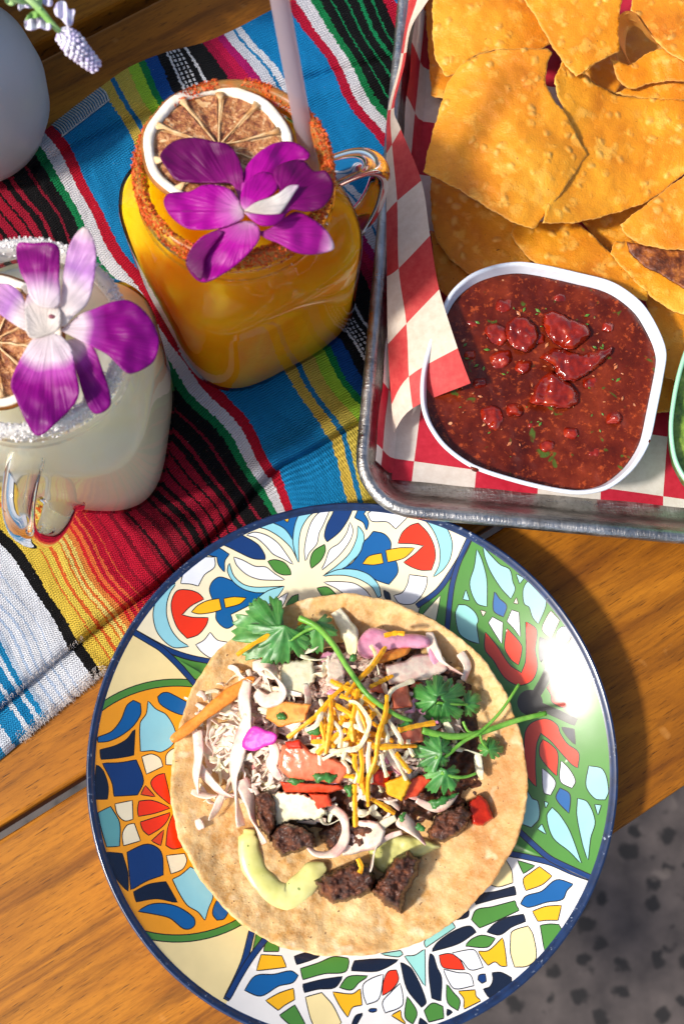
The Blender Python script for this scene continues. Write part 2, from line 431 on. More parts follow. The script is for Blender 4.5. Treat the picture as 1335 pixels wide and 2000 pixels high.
def cloth_z(u, v):
    z = .62
    e = min(v, .03) / .03; z *= .35 + .65 * math.sin(e * math.pi / 2)
    vc = .075 + .13 * max(u, -60) / 520
    if u > -80:
        z += .42 * math.exp(-((v - vc - .035) / .03)**2) - .42 * math.exp(-((v - vc) / .008)**2) + .22 * math.exp(-((v - vc + .035) / .02)**2)
    vl = .955
    if v <= 1: z += .55 * math.exp(-((v - .965) / .028)**2) - 1.1 * math.exp(-((v - 1.0) / .008)**2)
    else:
        w = (v - 1) / .08; z = .08 + .66 * math.sin(min(w * 4.2, math.pi / 2)) * (1 - .9 * max(0, (w - .7) / .3)**2)
    z += .13 * noise.noise(Vector((u * .012, v * 7, 3))) + .10 * noise.noise(Vector((u * .03, v * 13, 9))) + .05 * noise.noise(Vector((u * .09, v * 40, 2)))
    if v < 1: z += .10 * math.exp(-((v - .55 - .05 * math.sin(u * .01)) / .012)**2) * max(0, noise.noise(Vector((u * .008, 0, 5)))) * 3
    return max(z, .08)
rows = []; uv = []
us = np.arange(-860, 800, 4.0); vs = list(np.arange(0, .93, .0065)) + list(np.arange(.93, 1.081, .0022))
for v in vs:
    r = []
    for u in us:
        x, y = cloth_px(u, v); r.append(W(x, y, cloth_z(u, v))); uv.append((u, v * 806))
    rows.append(r)
V, F = grid(rows)
serape = mk('serape_cloth', (V, [f[::-1] for f in F]), CLOTH, uv=uv)
props(serape, 'striped turquoise red black and green woven serape cloth folded under the drinks', 'cloth')
# fuzz of loose fibres along the folded near edge, whip stitches along the far hem
FUZZ = simple('fuzz', '#b8a08c', '#e6e2e0', 900, .9, 0)
fz_p = []
for k in range(1500):
    u = random.uniform(-720, -500); v = random.choice([random.uniform(1.055, 1.08), random.uniform(.985, .999), random.uniform(1.07, 1.08)])
    x, y = cloth_px(u, v); p = W(x, y, cloth_z(u, v))
    d = Vector((random.gauss(.05, .07), random.gauss(-.09, .07), random.uniform(0, .14)))
    q = p + d; w = Vector((d.y, -d.x, 0)).normalized() * .009
    fz_p.append(([p - w, p + w, q], [(0, 1, 2)]))
mk('loose_fibre', join(fz_p), FUZZ, serape, kind='stuff', smooth=False)
STITCH = simple('hem_thread', '#8c9aa0', '#b9b6ae', 900, .8, 0)
sp = []
for u in np.arange(2, 122, 5.5):
    a = W(*cloth_px(u, 0.0), cloth_z(u, 0) + .06); b = W(*cloth_px(u + 5, .018), cloth_z(u, .018) + .10); c_ = W(*cloth_px(u + 2, .036), cloth_z(u, .036) + .06)
    sp.append(tube(curve3([a, b, c_], 3), .045, 5))
b = [W(*cloth_px(u, .037), cloth_z(u, .037) + .05) for u in np.arange(0, 126, 3)]
sp.append(tube(b, .035, 5))
mk('hem_stitching', join(sp), STITCH, serape)
# ------------------------------------------------------------------ printed plate
PZ = 2.5
pl, pr_ = W(174, 1486, PZ), W(1208, 1486, PZ)
PR = (pr_ - pl).length / 2
PC = W(691, 1487, PZ); PC = Vector((PC.x, PC.y, 0))
def plate_z(r):
    a, b = PR * .66, PR
    if r < a: return .75
    t = min((r - a) / (b - a), 1.0)
    return .75 + (PZ - .75) * t**1.6
def WP(px, py):
    z = PZ
    for _ in range(4):
        p = W(px, py, z); z = plate_z(math.hypot(p.x - PC.x, p.y - PC.y))
    return W(px, py, z)
A = view(300, 960, 3.3375); B = view(600, 960, 3.3375); C = view(170, 1100, 4.45); D = view(170, 1300, 3.814); E = view(170, 1500, 3.814)
F_ = view(820, 1020, 3.3375); G = view(900, 1300, 4.172); H = view(400, 1760, 3.3375); I = view(750, 1760, 3.3375); J = view(880, 1600, 4.172)
cre, whi, lbl, blu, nav, dnv, red, yel, grn, mnt, cry, blk = '#efe3c0', '#e6e8ec', '#8fcbd6', '#0f5a98', '#13366e', '#0f1a30', '#e6330a', '#f2b310', '#4a8433', '#93d0c9', '#f0da9c', '#0b0a0c'
ory, tel, drd = '#f09c14', '#5f9fa0', '#d8431a'
SH = []
def sh(view_, colr, pts, line=True): SH.append((spline(view_(pts), 5, corner=.45), colr, line))
def st(view_, colr, pts, w):
    P = np.array(spline(view_(pts), 5, closed=False)); T = np.gradient(P, axis=0); T /= np.hypot(*T.T)[:, None]; Nn = np.c_[-T[:, 1], T[:, 0]] * w / 2
    SH.append(([tuple(q) for q in P + Nn] + [tuple(q) for q in (P - Nn)[::-1]], colr, True))
cx, cy = 691, 1492
def ang(x, y): return math.atan2(y - cy, x - cx)
c1, c2, c3, c4 = (255, 1232), (922, 1036), (1148, 1716), (448, 1948)
def wedge(p, q, colr, R=620):
    a, b = ang(*p), ang(*q)
    while b < a: b += 2 * math.pi
    pts = [(cx, cy)] + [(cx + R * math.cos(a + (b - a) * t / 24), cy + R * math.sin(a + (b - a) * t / 24)) for t in range(25)]
    SH.append((pts, colr, False))
wedge(c1, c2, cre); wedge(c2, c3, grn); wedge(c3, c4, '#ece8e2'); wedge(c4, c1, cry)
def disc(x, y, r, colr, line=True, n=90): SH.append(([(x + r * math.cos(6.2832 * k / n), y + r * math.sin(6.2832 * k / n)) for k in range(n)], colr, line))
disc(345, 1583, 256, grn); disc(345, 1583, 242, ory)
# left quarter
for cc, pts in [(blu, [(85,535),(190,490),(260,400),(300,300),(345,262),(395,285),(397,360),(340,450),(250,520),(160,560),(85,568)]),
 (blu, [(600,203),(650,225),(725,265),(800,300),(800,380),(690,360),(600,320),(545,280),(530,235),(560,208)]),
 (lbl, [(457,268),(510,325),(590,370),(655,490),(640,580),(555,640),(490,630),(402,637),(400,430),(445,360)]),
 (dnv, [(355,475),(345,665),(230,685),(108,695),(100,630),(210,600),(300,550)]),
 (cre, [(412,680),(480,662),(540,690),(563,748),(445,805)]), (nav, [(120,730),(250,725),(365,705),(418,858),(375,960),(205,970),(190,870)]),
 (dnv, [(75,740),(120,790),(155,900),(150,992),(50,992)]), (cre, [(590,735),(595,665),(650,620),(700,640),(700,740)])]: sh(D, cc, pts)
for cc, pts in [(red, [(480,105),(520,60),(575,42),(630,275),(560,220),(500,160)]), (drd, [(435,135),(505,212),(405,195)]),
 (red, [(390,250),(470,243),(540,262),(615,298),(500,335),(385,357),(382,300)]), (red, [(400,405),(620,335),(590,400),(540,450),(460,498),(420,460)]),
 (drd, [(570,465),(548,575),(485,542)]), (red, [(640,350),(665,430),(705,590),(640,600),(592,575),(605,450)]),
 (cre, [(335,245),(340,380),(280,390),(230,340),(212,270)]), (cre, [(350,415),(395,540),(275,575),(268,490),(300,430)]), (cre, [(595,655),(725,640),(740,690),(710,750),(628,785)]),
 (nav, [(303,628),(450,570),(548,625),(565,795),(440,840),(330,905)]), (dnv, [(350,925),(460,870),(585,850),(670,1000),(520,970),(370,993)]),
 (dnv, [(150,630),(260,640),(300,780),(305,915),(230,830),(180,730)]), (tel, [(85,335),(175,290),(240,410),(240,580),(150,585),(110,450)]),
 (lbl, [(640,830),(700,800),(770,740),(850,790),(935,940),(900,1050),(878,1130),(830,1070),(750,1020),(690,930)]),
 (blu, [(385,1065),(470,1020),(570,1012),(680,1040),(790,1115),(800,1165),(765,1195),(715,1190),(620,1115),(500,1085)]),
 (blu, [(970,985),(1050,1070),(1020,1120),(970,1130),(940,1090),(945,1040)])]: sh(E, cc, pts)
# top quarter
for cc, pts in [(nav, [(430,335),(520,270),(600,300),(680,350),(720,410),(725,440),(650,435),(560,395),(490,360)]),
 (blu, [(690,190),(790,150),(880,120),(990,100),(940,170),(915,250),(910,345),(880,290),(820,235),(760,205)]), (yel, [(840,150),(880,140),(880,170),(872,197),(852,180)]),
 (lbl, [(640,230),(720,197),(770,205),(850,245),(905,320),(925,380),(945,460),(900,370),(830,300),(750,250),(690,232)]),
 (lbl, [(975,120),(1060,95),(1095,100),(1010,160),(960,240),(943,330),(943,462),(922,390),(910,330),(918,240),(940,170)]),
 (whi, [(608,283),(660,268),(740,290),(810,340),(870,420),(905,472),(850,440),(780,405),(730,350),(670,300)]), (grn, [(747,455),(790,447),(850,465),(885,510),(893,540),(840,540),(790,515)]),
 (whi, [(525,430),(580,450),(660,490),(730,495),(790,540),(850,575),(790,575),(690,570),(610,540),(545,480)]),
 (blu, [(430,560),(500,580),(530,600),(580,635),(660,658),(745,655),(700,690),(620,740),(500,800),(520,870),(480,890),(440,870),(410,830),(410,790),(400,740),(385,700),(367,640),(385,590)]),
 (lbl, [(492,470),(520,550),(580,605),(650,625),(740,625),(845,620),(800,650),(740,655),(660,655),(580,630),(520,585),(485,520)]),
 (yel, [(250,785),(290,745),(350,715),(425,700),(440,768),(380,785),(300,795)]), (red, [(155,650),(230,645),(290,665),(325,700),(240,745),(180,805),(250,822),(355,825),(340,870),(290,930),(220,955),(160,890),(125,800),(120,720)]),
 (yel, [(460,700),(520,690),(600,695),(560,730),(470,755)]), (whi, [(290,437),(395,430),(395,490),(330,540),(290,613),(240,600),(180,597),(200,530)]),
 (blu, [(330,405),(405,365),(490,410),(462,450),(460,522),(425,475),(415,425)]), (nav, [(1195,80),(1305,80),(1270,170),(1210,260),(1130,325),(1115,290),(1130,220),(1165,150)]),
 (whi, [(1140,130),(1100,220),(1075,270),(1060,340),(1010,400),(990,450),(985,380),(1000,290),(1030,200),(1080,140)]), (grn, [(1113,347),(1115,390),(1085,450),(1028,498),(1022,450),(1045,390)]),
 (whi, [(1280,205),(1295,260),(1270,330),(1200,420),(1095,510),(1120,460),(1150,380),(1210,340),(1260,270)]),
 (lbl, [(650,720),(745,650),(850,620),(800,690),(740,740),(700,790)]), (whi, [(720,790),(800,710),(875,660),(820,765)]), (grn, [(860,745),(900,690),(940,672),(940,720)])]: sh(A, cc, pts)
for cc, pts in [(lbl, [(330,225),(365,280),(355,380),(290,450),(215,515),(105,550),(200,480),(280,400),(325,300)]),
 (blu, [(430,262),(500,280),(540,330),(540,400),(580,470),(585,530),(530,603),(450,575),(380,530),(300,512),(215,513),(290,470),(350,390),(370,330),(400,300)]),
 (lbl, [(105,550),(200,512),(310,512),(400,545),(460,610),(478,680),(460,690),(420,620),(340,570),(250,545),(160,543)]), (whi, [(110,592),(200,590),(300,600),(370,640),(410,685),(350,690),(250,670),(190,630)]),
 (grn, [(65,630),(130,625),(190,675),(100,685)]), (blu, [(350,80),(410,80),(365,145),(395,200),(385,250),(365,200),(310,170)]), (whi, [(395,145),(480,90),(560,100),(655,160),(575,240),(520,195),(420,190)]),
 (yel, [(362,470),(400,425),(480,405),(492,465),(430,475)]), (yel, [(512,385),(600,370),(695,370),(630,430),(525,458)]),
 (red, [(720,208),(780,270),(820,350),(830,430),(805,510),(740,510),(680,490),(630,462),(700,410),(762,352),(690,338),(592,335),(620,270),(670,225)]),
 (lbl, [(755,175),(850,190),(910,250),(940,340),(925,440),(880,510),(822,555),(860,480),(865,380),(840,290),(800,220)]), (whi, [(665,545),(778,560),(770,620),(730,690),(680,730),(600,725),(565,680),(620,660),(655,600)]),
 (dnv, [(498,645),(530,665),(540,705),(510,695)])]: sh(B, cc, pts)
for cc, pts in [(lbl, [(770,178),(650,250),(590,370),(580,470),(610,590),(680,680),(760,730),(880,722),(800,670),(730,580),(690,460),(690,350),(720,250)]),
 (whi, [(1070,605),(1130,670),(1220,690),(1200,760),(1090,820),(1000,770),(950,710),(1020,670)]), (grn, [(740,800),(900,850),(1100,880),(1050,1000),(930,1000),(850,900)])]: sh(C, cc, pts)
# right quarter
for cc, pts in [(grn, [(215,330),(140,430),(0,560),(0,700),(150,700),(200,500)]), (cre, [(130,480),(100,640),(20,600)]), (mnt, [(370,180),(400,250),(430,370),(432,548),(370,525),(325,405),(355,290)]),
 (mnt, [(412,165),(460,220),(520,280),(580,310),(600,390),(615,435),(590,495),(530,430),(460,320),(425,230)]), (mnt, [(628,340),(672,365),(648,397)]), (mnt, [(297,445),(318,508),(280,500)]),
 (mnt, [(250,540),(300,545),(355,590),(375,640),(365,670),(383,790),(310,765),(255,720),(232,595)]), (cre, [(395,575),(425,585),(410,610)]), (blu, [(485,455),(515,500),(560,545),(540,615),(480,575)]),
 (cre, [(625,495),(635,530),(612,525)]), (mnt, [(720,378),(770,410),(818,520),(768,660),(735,620),(710,550),(680,530),(672,450),(690,400)]), (whi, [(597,575),(640,590),(650,745),(610,690),(567,645)]),
 (whi, [(470,620),(535,655),(530,790),(480,710),(447,655)]), (red, [(565,695),(655,800),(655,860),(638,928),(590,890),(553,820)]),
 (red, [(425,720),(500,810),(580,930),(660,985),(690,900),(690,650),(755,705),(745,830),(760,940),(725,1030),(640,1060),(550,1010),(480,900),(425,830)]),
 (cre, [(850,580),(905,640),(850,755),(797,700),(820,630)]), (whi, [(880,515),(935,570),(928,600),(885,550)]), (whi, [(930,683),(970,700),(972,760),(920,802),(885,780),(895,710)]),
 (cre, [(1010,705),(1060,770),(1030,830),(965,805)]), (dnv, [(780,750),(858,790),(785,912),(775,840)]), (dnv, [(930,835),(1005,860),(960,940),(890,930)])]: sh(F_, cc, pts)
st(G, blk, [(560,300), (630,200), (700,70), (730,-60)], 15); st(G, blk, [(560,300), (660,340), (800,400), (930,460)], 13); disc(1034, 1372, 23, blk)
for cc, pts in [(red, [(770,85),(830,90),(840,160),(800,210),(850,240),(860,345),(800,330),(740,290),(735,240),(700,180)]),
 (red, [(650,440),(720,445),(780,490),(800,550),(860,640),(950,710),(945,830),(900,800),(800,690),(730,610),(645,545),(610,640),(600,800),(608,985),(540,900),(520,780),(520,560),(560,480)]),
 (red, [(665,605),(720,640),(780,710),(775,895),(720,840),(645,740),(643,650)]), (whi, [(815,780),(880,850),(925,940),(900,995),(810,940)]), (whi, [(660,840),(710,880),(765,955),(725,1052),(675,1030)]),
 (blu, [(805,1000),(880,1050),(875,1200),(775,1080)]), (mnt, [(680,1110),(705,1120),(688,1155)]), (mnt, [(655,1295),(688,1370),(625,1330)]),
 (mnt, [(740,1160),(800,1220),(880,1350),(975,1610),(880,1510),(750,1400),(700,1225)]), (mnt, [(950,1085),(1025,1115),(1085,1270),(1050,1400),(1030,1580),(990,1450),(945,1220)]),
 (mnt, [(575,1085),(620,1110),(630,1240),(570,1315),(500,1290),(500,1000),(540,1030)]), (mnt, [(1040,820),(1150,850),(1195,1020),(1170,1090),(1090,1080),(1020,980)]), (mnt, [(1090,1135),(1135,1140),(1112,1212)]),
 (dnv, [(820,505),(915,520),(925,640),(860,570)]), (red, [(950,90),(1040,85),(1060,150),(1020,210),(960,180)]), (grn, [(400,1500),(640,1580),(860,1640),(700,1540),(480,1380),(380,1380)])]: sh(G, cc, pts)
# bottom quarter
for cc, pts in [(yel, [(368,352),(500,360),(528,428),(430,440),(340,450)]), (blu, [(330,490),(450,480),(560,458),(605,485),(572,528),(480,550),(365,615),(262,580)]), (yel, [(575,572),(582,640),(520,675),(478,708),(400,648),(490,600)]),
 (grn, [(585,680),(650,800),(600,830),(540,790),(490,745)]), (dnv, [(585,362),(660,340),(745,360),(680,385),(600,410)]), (grn, [(625,442),(740,405),(840,365),(930,375),(935,400),(912,458),(780,470),(640,508)]),
 (dnv, [(640,545),(760,515),(895,495),(845,560),(740,570),(650,592)]), (grn, [(935,495),(1060,490),(1000,530),(955,575),(880,562)]), (dnv, [(975,392),(1120,380),(1258,385),(1180,430),(1110,455),(955,450)]),
 (cry, [(658,628),(760,600),(830,680),(885,790),(850,830),(720,830),(690,760)]), (yel, [(835,595),(960,608),(1010,575),(1020,675),(960,690),(930,752),(880,680)]), (whi, [(1160,480),(1130,635),(1055,670),(1035,610),(1035,545),(1090,505)]),
 (red, [(1195,462),(1245,452),(1258,510),(1220,570),(1158,612),(1165,530)]), (whi, [(1270,540),(1285,610),(1280,680),(1175,725),(1160,660),(1210,600)]), (grn, [(340,200),(420,250),(310,340)]), (grn, [(400,260),(475,290),(480,325),(385,325)]),
 (dnv, [(960,800),(985,750),(1025,735),(1010,760),(985,800)]), (nav, [(1068,715),(1080,705),(1115,705),(1115,715),(1090,720)])]: sh(H, cc, pts)
for cc, pts in [(dnv, [(108,400),(180,450),(270,655),(243,688),(150,570)]), (mnt, [(135,360),(200,355),(262,315),(265,555),(200,450)]), (dnv, [(300,345),(318,360),(340,430),(370,500),(365,648),(312,630),(295,500),(293,400)]),
 (red, [(360,355),(425,345),(480,370),(522,445),(440,440),(380,425)]), (whi, [(445,340),(580,320),(610,360),(640,430),(560,445),(510,390)]), (yel, [(615,330),(680,325),(770,242),(785,330),(795,422),(760,420),(720,393),(675,415),(640,370)]),
 (grn, [(530,290),(570,250),(635,225),(720,243),(670,297)]), (dnv, [(310,325),(350,270),(450,200),(555,165),(595,200),(480,275)]), (grn, [(600,60),(700,40),(850,0),(858,30),(875,58),(720,130),(620,172),(570,120)]),
 (dnv, [(670,200),(720,150),(800,110),(905,88),(917,130),(830,165),(750,217)]), (cry, [(835,200),(935,165),(965,220),(985,370),(930,420),(850,427),(825,340),(825,250)]), (yel, [(968,68),(1050,38),(1150,30),(1128,122),(1060,122),(1000,128)]),
 (grn, [(1018,160),(1080,152),(1135,155),(1150,200),(1045,325)]), (whi, [(388,448),(480,470),(555,480),(580,548),(460,568),(420,520)]), (nav, [(620,485),(655,478),(660,520),(635,532),(612,510)]),
 (dnv, [(705,470),(760,468),(825,500),(820,540),(680,625),(648,575),(690,560),(710,515)]), (grn, [(408,545),(450,600),(490,650),(478,710),(415,660)]), (yel, [(485,590),(590,582),(595,620),(625,648),(520,700),(520,635)]),
 (grn, [(150,625),(210,725),(185,798),(138,755)]), (grn, [(315,668),(378,688),(385,760),(290,785),(262,715)]), (yel, [(105,715),(110,760),(140,800),(50,745)]), (dnv, [(412,708),(440,722),(410,745)]), (dnv, [(235,765),(280,800),(225,810)]),
 (mnt, [(-20,345),(105,325),(118,345),(90,360)]), (mnt, [(265,262),(330,190),(440,140),(460,170),(270,300)]), (dnv, [(460,120),(550,60),(540,100)])]: sh(I, cc, pts)
for cc, pts in [(grn, [(545,340),(680,380),(590,440)]), (cry, [(445,335),(490,420),(500,515),(380,548),(300,520),(360,400)]), (yel, [(720,390),(818,463),(740,530),(610,578),(592,490),(650,440)]),
 (blu, [(860,497),(990,530),(940,580),(905,650),(780,672),(630,715),(570,690),(610,630),(740,590)]), (dnv, [(515,550),(527,612),(390,640),(200,690),(200,610),(350,595)])]: sh(J, cc, pts)
# navy double lines between the quarters
st(C, nav, [(375,575), (560,680), (720,760), (900,820), (1120,860), (1300, 870)], 8); st(C, nav, [(375,580), (560,690), (640,740), (760,850), (880,980), (990,1110)], 9)
st(F_, nav, [(345,50), (290,180), (200,330), (110,450), (-20,545)], 8); st(F_, nav, [(345,50), (250,260), (210,400), (190,540), (175,700)], 8)
st(G, nav, [(1100,1750), (900,1680), (740,1610), (560,1565), (330,1520)], 9); st(G, nav, [(1080,1740), (880,1650), (720,1570), (600,1470), (440,1320)], 9)
st(H, nav, [(140,640), (210,500), (260,380), (310,180)], 10); st(H, nav, [(150,630), (225,490), (300,370), (400,240)], 10)
disc(cx, cy, 300, cre, False) if False else None
# the print is cut out of the glaze as a mesh of coloured faces that follows the bowl of the plate
Rg = PR - .32
def toworld(pts): return [(WP(x, y).x - PC.x, WP(x, y).y - PC.y) for x, y in pts]
def expand(P, d):
    P = np.asarray(P); T = np.roll(P, -1, 0) - np.roll(P, 1, 0); T /= np.hypot(*T.T)[:, None] + 1e-9
    ar = .5 * np.sum(P[:, 0] * np.roll(P[:, 1], -1) - np.roll(P[:, 0], -1) * P[:, 1])
    return P + np.c_[T[:, 1], -T[:, 0]] * d * (1 if ar > 0 else -1)
polys = []
for pts, colr, line in SH:
    w = np.array(toworld(pts))
    keep = [0]
    for i in range(1, len(w)):
        if np.hypot(*(w[i] - w[keep[-1]])) > .02: keep.append(i)
    w = w[keep]
    if len(w) < 3: continue
    if line: polys.append((expand(w, .045), '#1a1512', colr in (whi,)))
    polys.append((w, colr, False))
verts = []; edges = []; rings = [Rg]
for w, colr, _ in polys:
    r = np.hypot(w[:, 0], w[:, 1])
    n0 = len(verts); idx = []
    for q in w: verts.append(Vector((q[0], q[1]))); 
    n = len(w)
    for i in range(n):
        if min(r[i], r[(i + 1) % n]) < Rg + .6: edges.append((n0 + i, n0 + (i + 1) % n))
n0 = len(verts); NR = 300
for k in range(NR): verts.append(Vector((Rg * math.cos(6.28318 * k / NR), Rg * math.sin(6.28318 * k / NR))))
edges += [(n0 + k, n0 + (k + 1) % NR) for k in range(NR)]
for r in np.arange(.5, Rg - .15, .38):
    n = max(6, int(6.283 * r / .42))
    for k in range(n): verts.append(Vector((r * math.cos(6.28318 * (k + r) / n), r * math.sin(6.28318 * (k + r) / n))))
co, ed, fa, *_ = delaunay_2d_cdt(verts, edges, [], 0, 1e-4)
Q = np.array([tuple(c) for c in co]); FA = np.array([f[:3] for f in fa]); cen = Q[FA].mean(1)
ok = np.hypot(cen[:, 0], cen[:, 1]) < Rg + 1e-3; FA = FA[ok]; cen = cen[ok]
cols = sorted({c for _, c, _ in polys}) + [cre]; mi = np.full(len(FA), len(cols) - 1)
for w, colr, _ in polys:
    lo, hi = w.min(0), w.max(0)
    cand = np.where((cen[:, 0] > lo[0]) & (cen[:, 0] < hi[0]) & (cen[:, 1] > lo[1]) & (cen[:, 1] < hi[1]))[0]
    if len(cand): mi[cand[inside(cen[cand], w)]] = cols.index(colr)
def glaze(name, c):
    m = Mat(name, c, .22); v = m.coord(); q = m.ramp(m.noise(v, 60, 3), [(.3, .9), (.7, 1.0)]); m.col(m.mix(1, c, q, 'MULTIPLY'))
    m.rgh(m.ramp(m.noise(v, 35, 3), [(.3, .2), (.7, .27)]))
    m.b.inputs['Coat Weight'].default_value = .4; m.b.inputs['Specular IOR Level'].default_value = .4; m.b.inputs['Coat Roughness'].default_value = .16
    m.bump(m.noise(v, 45, 2), .05, .002); return m.m
GM = [glaze('glaze_' + c[1:], c) for c in cols]
V = [(x + PC.x, y + PC.y, plate_z(math.hypot(x, y))) for x, y in Q]
F = []
for t in FA:
    a, b, c_ = (Q[i] for i in t); F.append(tuple(t) if np.cross(b - a, c_ - a) > 0 else tuple(t[::-1]))
plate = thing('plate', 'round ceramic plate printed with colourful mosaic flowers and a navy rim', 'plate', (PC.x, PC.y, 0))
mk('printed_glaze', (V, [tuple(int(i) for i in f) for f in F]), GM, plate, fm=[int(i) for i in mi])
def lathe(prof, c, seg=180):
    rows = [[(c.x + r * math.cos(6.28318 * k / seg), c.y + r * math.sin(6.28318 * k / seg), z) for k in range(seg)] for r, z in prof]
    return grid(rows, True)
m = Mat('navy_rim_glaze', '#12305c', .3); v = m.coord()
c = m.ramp(m.noise(v, 160, 3), [(.3, '#0a1a38'), (.7, '#142f5a')])
w = m.ramp(m.noise(v, 420, 4, .7), [(.63, 0.0), (.68, .8)]); w2 = m.ramp(m.noise(v, 60, 2), [(.4, .15), (.62, .9)])
m.col(m.mix(m.math('MULTIPLY', w, w2), c, '#b9c4d4')); m.b.inputs['Coat Weight'].default_value = .5; m.b.inputs['Coat Roughness'].default_value = .15
NAVY = m.m
WHITEC = simple('white_glaze', '#e4e2dd', '#efeeea', 80, .2, .05, Coat_Weight=.4)
mk('rim', lathe([(Rg, plate_z(Rg)), (Rg + .12, plate_z(Rg) + .06), (PR - .1, PZ + .05), (PR - .02, PZ + .04), (PR + .03, PZ - .02)], PC), NAVY, plate)
mk('underside', lathe([(PR + .03, PZ - .02), (PR + .05, PZ - .12), (PR + .0, PZ - .24), (PR * .93, PZ - 1.05), (PR * .8, .72), (PR * .62, .3), (PR * .58, 0.02), (PR * .55, .02), (PR * .53, .35), (0.01, .4)], PC), WHITEC.m, plate)

# ------------------------------------------------------------------ tortilla
TC = (679, 1517)
def tort_z(px, py):
    d = math.hypot(px - TC[0], py - TC[1]) / 352
    z = 1.05 + .9 * d**3.2
    ax = (px - TC[0]) / 352
    z += .45 * max(0, ax)**2 * d * d + .35 * max(0, -(py - TC[1]) / 352)**2 * d
    return z
m = Mat('corn_tortilla', '#dcb878', .62); v = m.coord()
c = m.ramp(m.noise(v, 55, 5, .6), [(.28, '#a36a28'), (.45, '#c8924a'), (.6, '#dcae6c'), (.78, '#ebcd98')])
c = m.mix(m.ramp(m.noise(v, 240, 4, .7), [(.35, .0), (.62, .5)]), c, '#ead09c')
c = m.mix(m.ramp(m.noise(v, 22, 3), [(.52, 0.0), (.7, .6)]), c, '#b5722f')
c = m.mix(m.ramp(m.noise(v, 520, 1), [(.74, 0.0), (.76, .8)]), c, '#6b3a16'); c = m.mix(m.ramp(m.noise(m.coord(loc=(4, 2, 1)), 48, 4, .7), [(.6, 0.0), (.74, .45)]), c, '#a8682a'); c = m.mix(m.ramp(m.noise(m.coord(loc=(1, 7, 1)), 85, 2), [(.62, 0.0), (.7, .5)]), c, '#f0dfba')
m.col(c)
m.bump(m.math('ADD', m.noise(v, 260, 4, .65), m.math('MULTIPLY', m.noise(v, 900, 2), .3)), .5, .0012)
m.b.inputs['Subsurface Weight'].default_value = .12; m.b.inputs['Subsurface Radius'].default_value = (.01, .005, .002); m.b.inputs['Subsurface Scale'].default_value = .3
TORT = m.m
out = []
for k in range(72):
    a = 6.28318 * k / 72; r = 1 + .008 * math.sin(3 * a + 1) + .006 * math.sin(7 * a) + .003 * math.sin(23 * a)
    out.append((TC[0] + 348 * r * math.cos(a), TC[1] + 354 * r * math.sin(a)))
vf, at = patch(out, tort_z, 5, thick=.24, dome=.06, edge=7, rough=.14, rs=.018, n=4, seed=4, jag=1.2, jp=23)
tortilla = mk('tortilla', vf, TORT, attr=at); props(tortilla, 'round soft corn tortilla lying open on the patterned plate', 'tortilla')

# ------------------------------------------------------------------ taco toppings
def heap(px, py):
    dx, dy = (px - 690) / 250, (py - 1420) / 185
    return 1.25 + 2.8 * math.exp(-(dx * dx + dy * dy) * 1.25) + .25 * max(0, (px - TC[0]) / 352)**2
K = view(300, 1130, 1.7566)
def veg_(name):
    m = Mat(name, '#ead0b8', .4); v = m.coord(); f = m.noise(m.coord(scale=(1, 2.2, 1), rot=(0, 0, .6)), 150, 4, .6, 1.5)
    c = m.ramp(f, [(.3, '#7a4428'), (.38, '#e0aa94'), (.48, '#efd5c0'), (.6, '#f0cbb8'), (.75, '#dd8a84')]); m.col(c); m.bump(f, 1.0, .004); m.b.inputs['Coat Weight'].default_value = .2; return m.m
m = Mat('seared_beef', '#4a2412', .45); v = m.coord()
c = m.ramp(m.noise(v, 190, 5, .65), [(.3, '#1e0d06'), (.46, '#44200e'), (.6, '#70391b'), (.78, '#98592b')]); m.col(c)
m.bump(m.noise(m.coord(scale=(1, 2.5, 1), rot=(0, 0, .5)), 260, 5, .7), .9, .0022); m.b.inputs['Coat Weight'].default_value = .25; m.b.inputs['Coat Roughness'].default_value = .3; BEEF = m.m
def beef(pts, z, h, label, cat='steak', name='steak_piece', e=15):
    vf, at = patch(K(pts), lambda x, y, a=random.uniform(-.35, .35), b=random.uniform(-.3, .3), c0=np.mean(K(pts), axis=0): z + (a * (x - c0[0]) + b * (y - c0[1])) * .012, 2.4, dome=h, edge=e * .55, rough=.26, rs=.05, zbot=1.05, jag=2.5, jp=9, power=.38, smooth_out=False)
    return props(mk(name, vf, BEEF), label, cat)
beef([(548,1035),(600,1005),(690,970),(745,985),(765,1040),(745,1080),(690,1100),(620,1118),(570,1090)], 1.35, 1.35, 'browned steak chunk lying lowest on the tortilla beside the pale green sauce', e=22)
beef([(742,1070),(790,1010),(820,960),(870,930),(918,960),(905,1020),(870,1075),(850,1150),(790,1120)], 1.4, 1.6, 'tall dark steak chunk with a pointed lower corner in front of the heap', e=24)
beef([(345,740),(400,725),(425,770),(420,850),(400,905),(360,850)], 1.4, 1.5, 'steak chunk tucked beside the white cabbage strands')
beef([(395,880),(440,835),(490,840),(545,870),(560,920),(490,940),(440,955),(415,930)], 1.4, 1.6, 'crumbly steak chunk under the big yellowish cabbage leaf')
beef([(560,870),(640,830),(760,850),(780,900),(700,930),(600,935)], 1.4, .9, 'blackened steak chunk seen through a white onion ring')
beef([(935,870),(970,810),(1060,770),(1095,810),(1060,870),(1000,905),(950,900)], 1.4, 1.5, 'charred steak chunk next to the red tomato cube')
beef([(672,1126),(700,1122),(720,1132),(705,1148),(690,1142)], 1.15, .25, 'tiny burnt steak crumb alone on bare tortilla', e=6)
